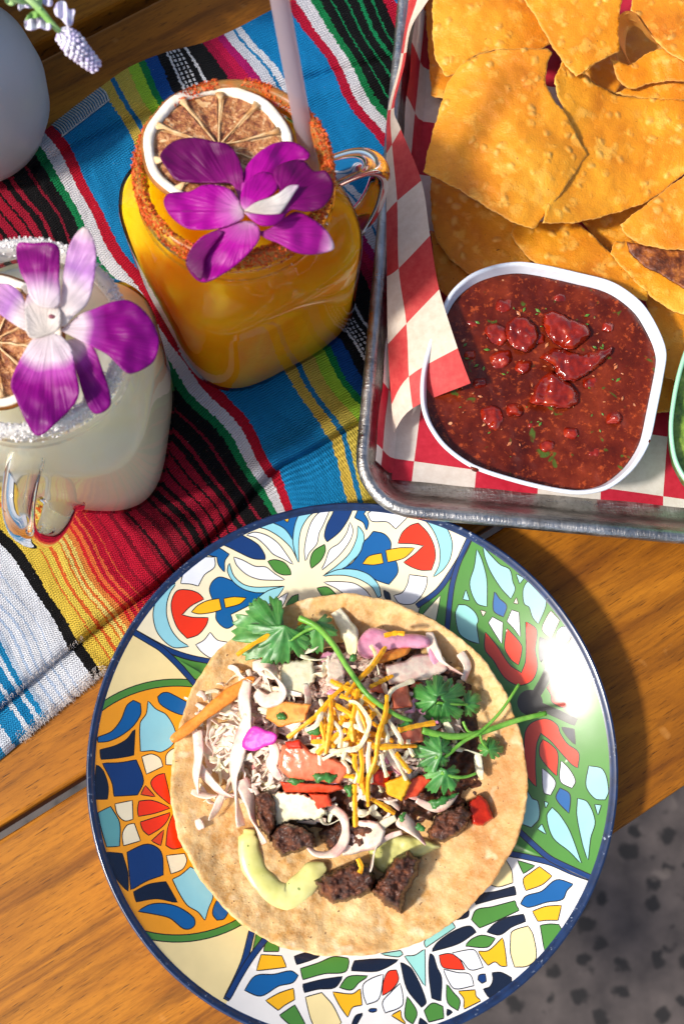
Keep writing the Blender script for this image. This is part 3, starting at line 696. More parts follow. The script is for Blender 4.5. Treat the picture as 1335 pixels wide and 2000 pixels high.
beef([(330,260),(420,240),(600,250),(700,170),(800,170),(900,220),(1080,260),(1090,400),(1130,640),(1140,720),(1050,820),(900,850),(700,860),(500,850),(430,700),(380,500),(330,330)], lambda x, y: heap(x, y) - 1.1, .5, 'layer of dark chopped steak under the cabbage and cheese', 'steak', 'steak_layer', e=30) if False else None
vf, at = patch(K([(330,265),(420,240),(600,235),(700,180),(800,170),(900,220),(1080,260),(1100,400),(1140,640),(1150,720),(1050,800),(900,850),(700,870),(500,840),(430,720),(370,560),(330,330)]), lambda x, y: heap(x, y) - .75, 5, dome=.3, edge=20, rough=.55, rs=.04, zbot=1.1, jag=4, jp=20)
props(mk('steak_layer', vf, BEEF), 'layer of dark chopped steak showing between the cabbage shreds', 'steak')
vf, at = patch(K([(300,330),(400,290),(560,270),(700,240),(860,290),(1000,330),(1050,420),(1040,560),(980,660),(860,720),(700,740),(520,720),(380,700),(300,640),(270,520),(250,420)]), lambda x, y: heap(x, y) - .5, 4.5, dome=.25, edge=20, rough=.6, rs=.05, zbot=1.1, jag=5, jp=16)
CABED = veg_('cabbage_bed'); props(mk('cabbage_bed', vf, CABED), 'packed bed of creamy and pink shredded cabbage under the cheese and tomato', 'cabbage')
# pale green crema
m = Mat('avocado_crema', '#d2cf7c', .28); v = m.coord()
c = m.ramp(m.noise(v, 90, 3), [(.3, '#c3c068'), (.7, '#dcd892')]); c = m.mix(m.ramp(m.noise(v, 420, 1), [(.72, 0.0), (.75, .8)]), c, '#5d7a2c'); m.col(c)
m.b.inputs['Subsurface Weight'].default_value = .2; m.b.inputs['Subsurface Radius'].default_value = (.01, .01, .004); m.b.inputs['Subsurface Scale'].default_value = .3; m.bump(m.noise(v, 120, 2), .15, .001); CREMA = m.m
P = K([(330,860), (325,930), (350,1010), (400,1070), (455,1095), (505,1060), (550,1010), (590,985)])
pth = curve3([W(x, y, 1.35) for x, y in P], 6); n = len(pth)
rr = [(.44 + .2 * math.sin(i / n * 3.0) + .02 * math.sin(i * .9)) * (1 if i > 2 else .6) * min(1, (n - i) / 9 + .25) for i in range(n)]
props(mk('crema_swirl', tube([p + Vector((0, 0, .02)) for p in pth], rr, 16, .5), CREMA), 'curved line of pale green crema squeezed on the tortilla', 'sauce')
vf, at = patch(K([(740,900),(860,880),(950,900),(990,920),(900,960),(800,1010),(760,990)]), 1.35, 4, dome=.3, edge=15, rough=.08, zbot=1.1)
props(mk('crema_pool', vf, CREMA), 'small pool of pale crema between two steak chunks', 'sauce')
# cabbage and onion
def veg(name, c1, c2, c3=None, sc=70, rough=.3, sss=.25, streak=True):
    m = Mat(name, c1, rough); v = m.coord()
    c = m.ramp(m.noise(v, sc, 3), [(.32, c1), (.5, c2), (.68, c3 or c2)])
    c = m.mix(.35, c, m.ramp(m.noise(v, 500, 3), [(.3, .6), (.7, 1.0)]), 'MULTIPLY')
    m.col(c); m.b.inputs['Subsurface Weight'].default_value = sss; m.b.inputs['Subsurface Radius'].default_value = (.01, .007, .005); m.b.inputs['Subsurface Scale'].default_value = .25
    m.bump(m.noise(v, 380, 3), .35, .0008); m.b.inputs['Specular IOR Level'].default_value = .35
    return m.m
CAB = veg('cabbage', '#e9b8a8', '#f3dfc8', '#e6a49c', 90); CABY = veg('pale_cabbage', '#e9dcae', '#efe6c8', '#d9cf92'); PINK = veg('pickled_onion', '#d986a4', '#e7a6bb', '#c85f8d', 60)
MAG = veg('magenta_petal', '#c2239a', '#d63aae', '#8e1478', 120, .4); CHED = veg('cheddar', '#f5a010', '#f9b424', '#f08e0a', 150, .45); JACK = veg('white_cheese', '#f2ddaa', '#f5e6c4', '#eecf8c', 150, .45)
CARR = veg('carrot', '#e8842c', '#f09a3c', '#e27420', 200, .4); TOM = veg('tomato', '#cf3a1c', '#dc5632', '#b82210', 90, .2, .3); TOMP = veg('tomato_flesh', '#e0603c', '#ea8460', '#d2482a', 90, .22, .3); TOMD = veg('ripe_tomato', '#b3200f', '#c93018', '#8e140a', 90, .15, .3)
TOMO = veg('orange_tomato', '#ea8438', '#f0a04e', '#e2622a', 90, .2, .3)
def strand(pts, w, mat, name, label, cat, dz=.4, flat=.4, z=None, n=6, taper=.5, zj=.12, tw=0):
    P = []; q = K(pts)
    for i, (x, y) in enumerate(q):
        zz = (heap(x, y) + dz if z is None else z) + random.uniform(-zj, zj); P.append(W(x, y, zz))
    c = curve3(P, n); L = len(c); ph = random.uniform(0, 6)
    rr = [w * (1 + .14 * math.sin(ph + i * .45) + .06 * math.sin(1.1 * i + ph)) * (taper + (1 - taper) * math.sin(math.pi * (i + .6) / (L + .2))**.5) for i in range(L)]
    sq = name == 'cheese_shred'; rr = [q * random.uniform(.8, 1.15) for q in rr] if sq else rr
    o = mk(name, tube(c, rr, 5 if sq else 8, flat, twist=tw or (.03 if sq else 0)), mat, smooth=not sq); return props(o, label, cat)
GC = 'white and pink cabbage shreds heaped on the taco'; GO = 'shredded cheese on top of the taco'
cabL = 'thin whitish pink cabbage shred tangled in the taco heap'
rnd = random.Random(11)
def near(pts):
    x = sum(p[0] for p in pts) / len(pts); y = sum(p[1] for p in pts) / len(pts)
    L_ = [((200,450),'beside the long carrot strip'), ((360,550),'around the magenta petal'), ((220,680),'on the white outer slope near the bare tortilla'), ((430,250),'below the large cilantro leaves'), ((620,300),'beside the bright bent stem'), ((820,220),'by the pink onion arc'),
      ((1000,300),'at the shaded back corner of the heap'), ((960,420),'around the dark cilantro bunch'), ((700,520),'under the cheddar pile'), ((500,640),'around the large salmon tomato slice'), ((1120,780),'next to the red tomato cube'), ((960,680),'beneath the lower cilantro leaf'), ((740,850),'above the lowest steak chunks'), ((480,820),'under the creamy cabbage leaf'), ((540,420),'between the orange tomato slice and the cheddar'), ((1060,560),'under the long pale stems')]
    return min(L_, key=lambda q: (q[0][0] - x)**2 + (q[0][1] - y)**2)[1]
def cab(pts, w=.2, mat=None, dz=.45, label=None, flat=.35, tw=0.0, z=None):
    o = strand(pts, w * .95, mat or CAB, 'cabbage_shred', label or ('thin ' + ('pale yellow' if mat is CABY else 'pink' if mat is PINK else 'whitish') + ' shred ' + near(pts)), 'cabbage', dz, .22 if flat < .6 else flat * .7, z=z, tw=tw or rnd.choice([.03, -.04, .07, -.09, .12]))
    if not label: o['group'] = GC
    return o
cab([(330,470),(300,560),(275,660),(285,760),(300,850)], .5, label='widest white cabbage strand running down over the tortilla', dz=.45, flat=.3)
cab([(300,690),(330,760),(345,830),(380,910)], .42, label='white cabbage strand ending in a pink tip over the steak', dz=.35)
cab([(150,520),(155,600),(145,680),(155,740)], .34, label='white cabbage strand standing at the heap border nearest the carrot tip', dz=.5)
cab([(150,640),(190,690),(230,730),(275,750)], .3); cab([(235,740),(215,790),(190,830)], .24, label='pink cabbage shred leaning on bare tortilla'); cab([(130,730),(180,745),(220,745)], .18); cab([(150,825),(165,860)], .2, label='stubby white cabbage bit alone on the tortilla')
cab([(400,540),(415,600),(405,640),(435,690)], .3, label='pale cabbage strand hanging beside the magenta petal', dz=.6); cab([(340,300),(390,300),(420,340),(440,390),(390,420),(350,390)], .42, dz=.5, label='curled pinkish white cabbage piece below the large cilantro leaf')
cab([(320,350),(310,420),(325,500),(340,540)], .36, dz=.5); cab([(520,360),(530,420),(510,480),(480,520)], .2); cab([(555,200),(590,280),(610,330)], .34, CABY, label='pale yellow cabbage rib curving below the top edge of the tortilla', z=2.6) if False else None
cab([(625,110),(650,150),(675,200),(680,260)], .42, CABY, label='pale yellow cabbage rib pointing at the far tortilla edge', z=2.3)
cab([(800,330),(860,320),(930,300),(1000,290)], .62, dz=.5, label='thick glossy white cabbage piece in front of the pink onion'); cab([(945,185),(955,240),(985,290),(1060,330)], .34, dz=.6, label='white forked cabbage piece standing highest at the back'); cab([(1050,255),(1075,300),(1060,350)], .26, dz=.4)
cab([(600,780),(650,820),(655,890),(620,940),(560,945),(530,920)], .26, label='white onion ring looped in front of the heap', z=2.5, flat=.6); cab([(830,820),(780,850),(740,920)], .24, CABY, z=2.5, label='pale yellow cabbage shred arched over the crema pool'); cab([(850,870),(800,890),(760,930),(740,1000),(700,1010)], .2, z=2.4, label='wavy pink edged shred drooping onto the lowest steak chunk')
cab([(640,930),(700,900),(760,870),(700,850)], .55, z=2.3, label='milky white cabbage lump in front of the heap'); cab([(840,820),(880,850),(930,910)], .4, z=2.4, label='white cabbage piece above the crema pool'); cab([(900,760),(980,790),(1040,740)], .22, dz=.5)
cab([(1110,600),(1115,650),(1125,690)], .2, CABY, z=2.2, label='short upright cabbage shred near the far side of the heap'); cab([(1040,440),(1045,490),(1050,520)], .14, z=2.6)
for k in range(235):
    a = rnd.uniform(0, 6.283); r = rnd.random()**.6
    x, y = 655 + 440 * r * math.cos(a), 530 + 320 * r * math.sin(a)
    if rnd.random() < .4: x, y = rnd.uniform(150, 420), rnd.uniform(330, 760)
    if x > 900 and y > 600: x -= 120
    t = rnd.uniform(0, 3.14); L = rnd.uniform(25, 70)
    pts = [(x + L * (s - .5) * math.cos(t) * 1.6 + rnd.gauss(0, 8), y + L * (s - .5) * math.sin(t) * 1.6 + rnd.gauss(0, 8)) for s in (0, .33, .66, 1)]
    cab(pts, rnd.uniform(.06, .19), rnd.choice([CAB, CAB, CAB, CABY, CABY, PINK if x > 500 else CAB]), rnd.uniform(-.25, .35), flat=rnd.uniform(.25, .5))
def lump(pts, z, h, mat, name, label, cat, e=10, rough=.08, group=None, thick=.25, jag=0, step=3.5, zb=None):
    if rough == .08: rough = .035
    a, b = random.uniform(-.005, .005), random.uniform(-.006, .006); c0 = np.mean(K(pts), axis=0); zz = (lambda x, y: (z(x, y) if callable(z) else z) + a * (x - c0[0]) + b * (y - c0[1])) if name != 'flower_petal' else z
    crisp = name.startswith('tomato') or name.startswith('cabbage')
    vf, at = patch(K(pts), zz, 2.8, dome=h * .8, edge=e * (.45 if crisp else 1), rough=rough, rs=.045, zbot=zb, thick=thick, jag=jag or (1 if crisp else 0), jp=13, power=.4, n=3, smooth_out=not crisp)
    return props(mk(name, vf, mat, attr=at), label, cat, group)
hz = lambda d: (lambda x, y: heap(x, y) + d)
lump([(400,740),(450,730),(540,745),(600,800),(560,830),(480,830),(420,850),(405,810)], hz(.2), .5, CABY, 'cabbage_leaf', 'large creamy cabbage leaf piece under the tomato slice', 'cabbage', jag=3)
lump([(440,290),(540,270),(560,330),(520,400),(450,410),(430,350)], hz(.05), .35, CABY, 'cabbage_leaf', 'pale yellow cabbage leaf piece below the cilantro leaves', 'cabbage', jag=3)
lump([(590,290),(640,260),(660,330),(640,400),(590,360)], hz(.0), .4, CAB, 'cabbage_leaf', 'white cabbage leaf piece beside the green stem', 'cabbage', jag=3)
lump([(170,560),(260,500),(330,600),(250,700),(170,640)], hz(-.3), .25, CAB, 'cabbage_leaf', 'pinkish cabbage leaf piece below the carrot strip', 'cabbage', jag=4)
lump([(700,215),(740,170),(790,175),(820,190),(900,190),(945,205),(940,235),(860,240),(800,250),(740,275),(705,260)], hz(.6), .5, PINK, 'pickled_onion', 'pink pickled onion arc at the back of the heap', 'onion', e=14)
lump([(940,230),(985,260),(1010,310),(975,320),(945,280)], hz(.4), .3, PINK, 'pickled_onion', 'dark pink pickled onion end tucked behind white cabbage', 'onion')
lump([(345,505),(385,520),(422,535),(415,565),(385,575),(345,592),(303,577),(318,530)], hz(.95), .12, MAG, 'flower_petal', 'small bright magenta petal fallen among the white cabbage', 'petal', e=8, thick=.06)
lump([(440,570),(500,555),(545,595),(620,615),(680,650),(640,705),(560,695),(470,690),(425,650)], hz(.5), .6, TOMP, 'tomato_slice', 'large salmon pink tomato slice in the middle of the heap', 'tomato', e=18)
lump([(432,695),(520,700),(640,708),(655,722),(600,738),(450,735)], hz(.25), .3, TOM, 'tomato_slice', 'thin red tomato slice edge above the creamy cabbage leaf', 'tomato')
lump([(530,738),(600,738),(614,780),(560,795)], hz(.45), .4, TOM, 'tomato_cube', 'orange red tomato cube resting on the creamy cabbage leaf', 'tomato', e=6)
lump([(450,560),(500,550),(510,585),(460,585)], hz(.9), .2, TOMD, 'tomato_bit', 'glossy red tomato bit at the top corner of the big slice', 'tomato', e=6)
lump([(390,430),(450,420),(540,430),(520,490),(430,510),(385,480)], hz(.35), .3, TOMO, 'tomato_slice', 'orange tomato slice with green herb flecks beside the magenta petal', 'tomato')
lump([(1075,765),(1115,735),(1150,765),(1168,825),(1130,850),(1088,845)], 1.5, 1.1, TOMD, 'tomato_cube', 'ripe red tomato cube alone on the shaded tortilla', 'tomato', e=14, zb=1.2)
lump([(790,700),(860,670),(885,700),(850,765),(800,740)], hz(.5), .45, CHED, 'tomato_cube', 'yellow fleshed tomato cube among the cheese shreds', 'tomato', e=7)
lump([(860,700),(920,670),(960,690),(900,750),(860,760)], hz(.2), .35, TOM, 'tomato_bit', 'red tomato bit below the lower cilantro leaf', 'tomato')
lump([(740,650),(820,660),(800,720),(730,700)], hz(.25), .35, TOMD, 'tomato_bit', 'deep red tomato bit under the dangling cheddar', 'tomato')
lump([(530,490),(590,500),(600,560),(540,560)], hz(.3), .35, TOM, 'tomato_bit', 'red tomato bit left of the cheese pile', 'tomato')
lump([(810,370),(870,360),(890,440),(820,450)], hz(.3), .35, TOMP, 'tomato_bit', 'salmon tomato bit under the bright green stem', 'tomato')
lump([(840,500),(920,500),(930,560),(850,570)], hz(.3), .3, TOMP, 'tomato_bit', 'salmon tomato bit between the two cilantro bunches', 'tomato')
lump([(760,270),(830,240),(885,232),(870,260),(800,285),(770,290)], hz(.75), .3, CARR, 'carrot_strip', 'short orange carrot piece in front of the pink onion', 'carrot')
o = strand([(60,556),(110,520),(190,455),(260,400),(325,352),(345,350)], .3, CARR, 'carrot_strip', 'long tapering carrot strip sticking out over the tortilla edge', 'carrot', z=2.5, flat=.5, taper=.15, zj=.02)
for k in range(46):
    a = rnd.uniform(0, 6.283); r = rnd.random()**.6; x, y = 640 + 400 * r * math.cos(a), 500 + 280 * r * math.sin(a); s = rnd.uniform(22, 48); n_ = rnd.randint(4, 6)
    pts = [(x + s * rnd.uniform(.5, 1.1) * math.cos(6.283 * i / n_ + a) * 1.25, y + s * rnd.uniform(.4, .9) * math.sin(6.283 * i / n_ + a)) for i in range(n_)]
    mt, lb, nm = rnd.choice([(CAB, 'white cabbage', 'cabbage'), (CABY, 'pale yellow cabbage', 'cabbage'), (CAB, 'white cabbage', 'cabbage'), (TOMP, 'salmon tomato', 'tomato'), (TOMO, 'orange tomato', 'tomato'), (PINK, 'pink onion', 'onion')])
    if nm != 'cabbage' and x < 420: mt, lb, nm = CAB, 'white cabbage', 'cabbage'
    lump(pts, hz(rnd.uniform(-.45, .05)), rnd.uniform(.1, .3), mt, nm + '_piece', 'small ' + lb + ' piece ' + near(pts), nm, e=8, group=nm + ' pieces buried in the taco heap', thick=.12, jag=2)
# cheese shreds
for k in range(44):
    x, y = rnd.gauss(690, 75), rnd.gauss(520, 80); t = rnd.gauss(1.9, .7); L = rnd.uniform(50, 120); w = rnd.random() < .45; bnd = rnd.uniform(-6, 6)
    o = strand([(x + L * s_ * math.cos(t) + bnd * (1 - 4 * s_ * s_), y + L * s_ * math.sin(t)) for s_ in (-.5, -.2, .2, .5)], .11, JACK if w else CHED, 'cheese_shred', ('pale cream cheese shred in the pile ' if w else 'orange yellow cheddar shred in the pile ') + near([(x, y)]).replace('under the cheddar pile', 'at the middle of the taco'), 'cheese', .6 + .3 * rnd.random(), .8, taper=.85, zj=.06); o['group'] = GO
ch = [([(795,235),(750,300),(700,350),(660,400)],0), ([(670,360),(620,400),(570,460),(520,500),(460,545)],0), ([(605,400),(610,470),(600,540),(590,600)],0), ([(560,460),(580,520),(590,580)],0),
 ([(640,400),(690,430),(720,490),(730,540)],0), ([(700,380),(690,440),(680,500),(685,560)],0), ([(740,430),(780,480),(800,540),(790,600),(770,640)],1), ([(800,400),(795,460),(770,540),(760,620),(735,690),(735,780)],0),
 ([(720,540),(760,575),(830,575),(900,575)],0), ([(840,520),(900,505),(962,495)],0), ([(540,560),(600,560),(620,580)],0), ([(580,620),(640,590),(700,580),(735,520),(735,480),(700,430),(670,420)],1),
 ([(600,590),(640,600),(700,650),(690,700)],1), ([(690,600),(690,640),(710,680),(725,740)],0), ([(690,705),(690,760),(692,850)],0), ([(745,755),(780,775),(825,805)],0), ([(830,600),(860,640),(880,665)],0),
 ([(800,570),(830,620),(865,690)],1), ([(800,480),(840,540),(850,570)],1), ([(780,600),(790,650),(800,680)],1), ([(650,500),(700,510),(740,540)],1), ([(800,420),(820,380),(890,350)],1), ([(745,230),(760,270),(720,330),(690,360)],1),
 ([(285,262),(340,225),(405,190)],0), ([(790,195),(830,187),(860,190)],0), ([(650,370),(700,400),(760,440)],0), ([(560,600),(620,540),(660,520)],0), ([(660,560),(650,620)],1), ([(705,560),(715,640),(705,700)],0),
 ([(740,560),(735,620),(745,700)],1), ([(615,430),(680,470),(700,520)],0), ([(720,400),(700,470),(715,520)],1), ([(760,460),(700,520),(650,560)],0), ([(600,480),(640,520),(640,580)],1), ([(580,440),(560,500),(520,520)],1), ([(820,450),(780,520),(820,560)],0), ([(700,960),(712,990),(705,1010)],0), ([(500,150),(510,160)],0)]
for i, (pts, w) in enumerate(ch):
    lab = ('pale cream cheese shred in the pile ' if w else 'orange yellow cheddar shred in the pile ') + near(pts).replace('under the cheddar pile', 'at the middle of the taco')
    kw = {}
    if pts[0] == (285,262): lab = 'single cheddar shred lying across the large cilantro leaves'; kw['z'] = 3.1
    if pts[0] == (690,705): lab = 'straight cheddar shred hanging down in front of the heap'
    if pts[0] == (700,960): lab = 'small cheddar shred end on the lowest steak chunk'; kw['z'] = 2.9
    if pts[0] == (790,195): lab = 'cheddar shred bent over the pink onion'; kw['z'] = 3.6
    if pts[0] == (500,150): lab = 'cheddar bit at the far edge of the cilantro leaves'; kw['z'] = 2.6
    o = strand(pts, .125 if not w else .11, JACK if w else CHED, 'cheese_shred', lab, 'cheese', .95 + .3 * rnd.random() + (.25 if i in (0, 7, 11) else 0), .8, taper=.85, zj=.08, **kw)
    if 'in the pile' in lab: o['group'] = GO
# cilantro
m = Mat('cilantro_leaf', '#2f7a2c', .4); v = m.coord()
c = m.ramp(m.noise(v, 110, 4), [(.3, '#23561f'), (.55, '#3c8236'), (.8, '#68a650')]); cv = m.n('CombineXYZ'); m.l(m.attr('h'), cv.inputs[0]); m.l(m.math('MULTIPLY', m.attr('g'), .12), cv.inputs[1]); vn = m.noise(cv.outputs[0], 9, 2); c = m.mix(m.ramp(vn, [(.5, 0.0), (.66, .45)]), c, '#7aa860'); m.col(c)
m.b.inputs['Transmission Weight'].default_value = 0; m.bump(m.noise(v, 140, 3), .4, .001); m.b.inputs['Subsurface Weight'].default_value = .1; m.b.inputs['Subsurface Scale'].default_value = .1; LEAF = m.m
STEM = veg('cilantro_stem', '#5c9a32', '#7cb348', '#4a8a2a', 100, .35)
def leaf(pts, z, parent, amp=.35, name='leaf', jag=4):
    sd = random.uniform(0, 50); c0 = np.mean(K(pts), axis=0); amp *= 1.5; jag = 2.8
    zf = lambda x, y: z + amp * .8 * fbm(x, y, .014, sd, 2) + .05 * fbm(x, y, .06, sd, 1)
    vf, at = patch(K(pts), zf, 3.2, thick=.05, jag=jag, jp=11, n=4); return mk(name, vf, LEAF, parent)
def stem(pts, w, parent, zs):
    q = K(pts); c = curve3([W(x, y, z) for (x, y), z in zip(q, zs)], 6); n = len(c)
    return mk('stem', tube(c, [w * (1 - .35 * i / n) for i in range(n)], 8), STEM, parent)
def fan(base, tip, z, parent, zt=None, w=1.0, cup=.25, spread=118):
    """one toothed three lobed leaflet from its base towards its tip"""
    (bx, by), (tx, ty) = K([base, tip]); R_ = math.hypot(tx - bx, ty - by); a0 = math.atan2(ty - by, tx - bx); sd = random.uniform(0, 50); out = []; n = 150
    lob = random.uniform(22, 29)
    for k in range(n):
        t = -spread + 2 * spread * k / (n - 1); ta = abs(t)
        r = R_ * (1 - .30 * (ta / spread)**1.7) * (1 - .42 * math.exp(-((ta - lob) / 5.5)**2)) * (1 - .25 * math.exp(-((ta - lob * 2.1) / 5)**2))
        r *= 1 - .11 * abs(((t * .105 + sd) % 1) - .5) * 2 - .06 * abs(((t * .043 + sd) % 1) - .5)
        out.append((bx + r * w * math.cos(a0 + rad(t)) , by + r * w * math.sin(a0 + rad(t))))
    out.append((bx - 3 * math.cos(a0), by - 3 * math.sin(a0))); zt = z if zt is None else zt
    def zf(x, y):
        r = math.hypot(x - bx, y - by) / R_; th = math.atan2(y - by, x - bx) - a0
        return z + (zt - z) * min(r, 1.2) - cup * r * r + .07 * r * math.cos(th * 9 + sd) + .22 * fbm(x, y, .02, sd, 2) * r
    vf, at = patch(out, zf, 2.6, thick=.035, smooth_out=False, base=(bx, by)); return mk('leaf', vf, LEAF, parent, attr=at)
sp = thing('cilantro_sprig', 'cilantro sprig with large flat leaves overhanging the plate print and a bright bent stem', 'cilantro', W(560, 1230, 2.6))
fan((445,190), (262,165), 3.2, sp, 2.6, spread=78); fan((430,175), (330,78), 3.4, sp, 2.9, spread=60)
fan((450,165), (420,298), 3.6, sp, 2.9, spread=80); fan((470,190), (540,235), 3.4, sp, 3.0, spread=75)
fan((560,150), (560,262), 3.4, sp, 2.8, spread=70); fan((560,155), (622,180), 3.4, sp, 2.9, spread=75)
stem([(500,135),(560,165),(615,225),(665,305),(735,400),(820,462),(885,490)], .15, sp, [3.2, 3.5, 4.0, 4.6, 5.0, 4.8, 4.4]); stem([(560,165),(520,180),(470,212)], .09, sp, [3.5, 3.4, 3.3]); stem([(470,212),(440,205),(410,200)], .07, sp, [3.3, 3.2, 3.1])
sp = thing('cilantro_sprig', 'cilantro bunch with curled dark leaves on the far slope of the heap', 'cilantro', W(860, 1360, 2.6))
for b_, t_, z1, z2 in [((965,420),(885,375),4.3,3.8),((970,400),(975,325),4.3,3.9),((990,410),(1070,370),4.2,3.6),((995,430),(1060,475),4.1,3.4),((965,430),(935,495),4.0,3.4),((975,435),(1005,500),4.1,3.4),((1070,430),(1122,400),3.2,2.9),((1070,435),(1120,455),3.1,2.7)]: fan(b_, t_, z1, sp, z2, cup=.5, spread=75)
stem([(970,425),(1020,430),(1075,432)], .08, sp, [4.0, 3.8, 3.2])
sp = thing('cilantro_sprig', 'cilantro sprig with long pale stems reaching past the tortilla edge over the plate', 'cilantro', W(880, 1450, 2.4))
for b_, t_, z1, z2 in [((985,600),(880,590),4.0,3.6),((980,590),(1010,545),4.0,3.7),((980,610),(975,660),3.9,3.5),((1000,660),(940,735),3.7,3.1),((1000,665),(1048,700),3.7,3.2),((1150,585),(1108,575),2.8,2.4),((1150,585),(1203,585),2.8,2.4),((1150,585),(1155,540),2.8,2.5)]: fan(b_, t_, z1, sp, z2, spread=80)
stem([(920,520),(1000,540),(1080,538),(1160,515),(1250,485),(1345,462)], .17, sp, [3.7, 3.5, 3.2, 3.0, 2.9, 2.8]); stem([(965,612),(1000,610),(1060,560),(1120,525),(1190,455),(1252,362)], .1, sp, [3.9, 3.6, 3.4, 3.3, 3.2, 3.1])
stem([(1060,490),(1080,525),(1130,530)], .07, sp, [3.3, 3.2, 3.1]); stem([(1118,525),(1125,560),(1150,590)], .07, sp, [3.2, 3.0, 2.7]); stem([(985,665),(1030,680),(1070,680),(1105,668)], .09, sp, [3.6, 3.4, 3.2, 3.1])
for i, (pts, lab) in enumerate([([(455,690),(480,680),(520,695),(490,708),(465,705)], 'chopped cilantro leaf bit on the left of the big tomato slice'), ([(540,675),(580,665),(630,670),(615,700),(580,695),(560,700)], 'chopped cilantro leaf bit on the right of the big tomato slice'),
  ([(655,715),(680,700),(685,740),(665,750)], 'chopped cilantro bit beside the hanging cheddar shred'), ([(840,810),(865,800),(860,830),(840,835)], 'tiny cilantro fleck on white cabbage above the crema'), ([(905,840),(930,850),(920,870),(900,860)], 'tiny cilantro fleck near the charred steak'),
  ([(940,765),(1000,745),(1050,735),(1000,770),(960,790)], 'dark cilantro bit below the lower cilantro leaf'), ([(420,465),(450,460),(455,480),(430,488)], 'small herb fleck on the orange tomato slice'), ([(675,265),(700,255),(690,285),(675,290)], 'small cilantro bit near the back of the stem'), ([(520,510),(560,500),(580,530),(540,540)], 'chopped herb bit in the salsa left of the cheese'), ([(835,500),(880,490),(890,520),(850,525)], 'dark herb bit where the bright stem ends')]):
    c0 = K(pts)[0]; vf, at = patch(K(pts), heap(*c0) + (1.2 if i in (0, 1) else .85), 3, thick=.06, dome=.1, edge=6, rough=.1, jag=3, jp=7); props(mk('cilantro_bit', vf, LEAF), lab, 'cilantro')
PEP = simple('pepper', '#1a0d06', '#3a2210', 900, .7, 0)
pp = []
for k in range(46):
    x, y = rnd.gauss(300, 90), rnd.gauss(1020, 110)
    if rnd.random() < .6: x, y = rnd.uniform(200, 1000), rnd.uniform(850, 1250)
    px, py = K([(x, y)])[0]
    if math.hypot(px - TC[0], py - TC[1]) > 330: continue
    p = W(px, py, tort_z(px, py) + .06); s = rnd.uniform(.02, .055)
    pp.append(([p + Vector((s, 0, 0)), p + Vector((0, s * 1.3, 0)), p + Vector((-s, -s * .4, 0)), p + Vector((0, 0, s))], [(0, 1, 3), (1, 2, 3), (2, 0, 3)]))
props(mk('pepper_flakes', join(pp), PEP.m, smooth=False), 'scattered dark pepper and char specks on the tortilla', 'pepper', kind='stuff')
# ------------------------------------------------------------------ metal tray
TZ = 3.3
ta = W(830, 1012, TZ); tb = W(1335, 1060, TZ); tex = (tb - ta).normalized(); tey = Vector((-tex.y, tex.x, 0))
_l = W(773, 0, TZ); _l2 = W(699, 880, TZ)
tx0 = (_l + _l2).dot(tex) / 2; ty0 = ta.dot(tey)
def TW(x, y, z): return Vector((0, 0, z)) + tex * (tx0 + x) + tey * (ty0 + y)
TX, TY = 33.0, 40.0
def rrect(d, z, rc=2.9, seg=10):
    r = max(rc - d, .25); P = []
    for cxx, cyy, a0 in ((TX - d - r, d + r, -90), (TX - d - r, TY - d - r, 0), (d + r, TY - d - r, 90), (d + r, d + r, 180)):
        for k in range(seg + 1):
            a = rad(a0 + 90 * k / seg); P.append(TW(cxx + r * math.cos(a), cyy + r * math.sin(a), z))
    return P
m = Mat('worn_aluminium', '#b5b3b0', .34, Metallic=1.0); v = m.coord()
c = m.ramp(m.noise(v, 70, 5, .65), [(.3, '#85827f'), (.55, '#b4b2af'), (.8, '#d2d0cd')]); c = m.mix(m.ramp(m.noise(v, 320, 3, .7), [(.3, .45), (.45, 0.0)]), c, '#5b5856'); m.col(c)
sc = m.n('TexWave'); sc.wave_type = 'BANDS'; q = m.noise(m.coord(scale=(1, .14, 1), rot=(0, 0, .5)), 900, 3); q2 = m.noise(m.coord(scale=(.14, 1, 1), rot=(0, 0, -.9)), 900, 3)
m.rgh(m.ramp(m.noise(v, 130, 4), [(.3, .25), (.7, .5)]))
m.bump(m.math('ADD', m.math('MULTIPLY', m.math('ADD', q, q2), .8), m.noise(v, 160, 4, .7)), .5, .0008)
ALU = m.m
tray = thing('metal_tray', 'scratched aluminium baking tray with a rolled rim holding chips and salsa', 'tray', TW(TX / 2, TY / 2, .6))
bead = []
for k in range(13):
    a = rad(-100 + 340 * k / 12) ; bead.append((.33 - .33 * math.sin(a) * 1.0 if False else .33 - .33 * math.cos(math.pi - a), TZ - .33 + .33 * math.sin(math.pi - a)))
rows = [rrect(.33 - .33 * math.cos(t), TZ - .33 + .33 * math.sin(t), 3.0) for t in [rad(-80 + 345 * k / 14) for k in range(15)]]
mk('rolled_rim', grid(rows, True), ALU, tray)
rows = [rrect(d, z) for d, z in ((.5, TZ - .12), (.72, TZ - .3), (1.0, TZ - .9), (1.35, TZ - 1.7), (1.55, 1.15), (1.75, .98), (2.1, .9), (6, .9), (13, .9))]
rb = [rrect(d, z) for d, z in ((.55, TZ - .5), (.9, TZ - 1.2), (1.35, TZ - 2.0), (1.6, .85), (1.9, .76), (13, .74))]
V, F = join([grid(rows, True), grid(rb, True)]); n = len(rows[0])
V2 = [TW(12, 12, .9), TW(TX - 12, 12, .9), TW(TX - 12, TY - 12, .9), TW(12, TY - 12, .9)]
mk('pan', join([(V, F), (V2, [(0, 1, 2, 3)])]), ALU, tray)

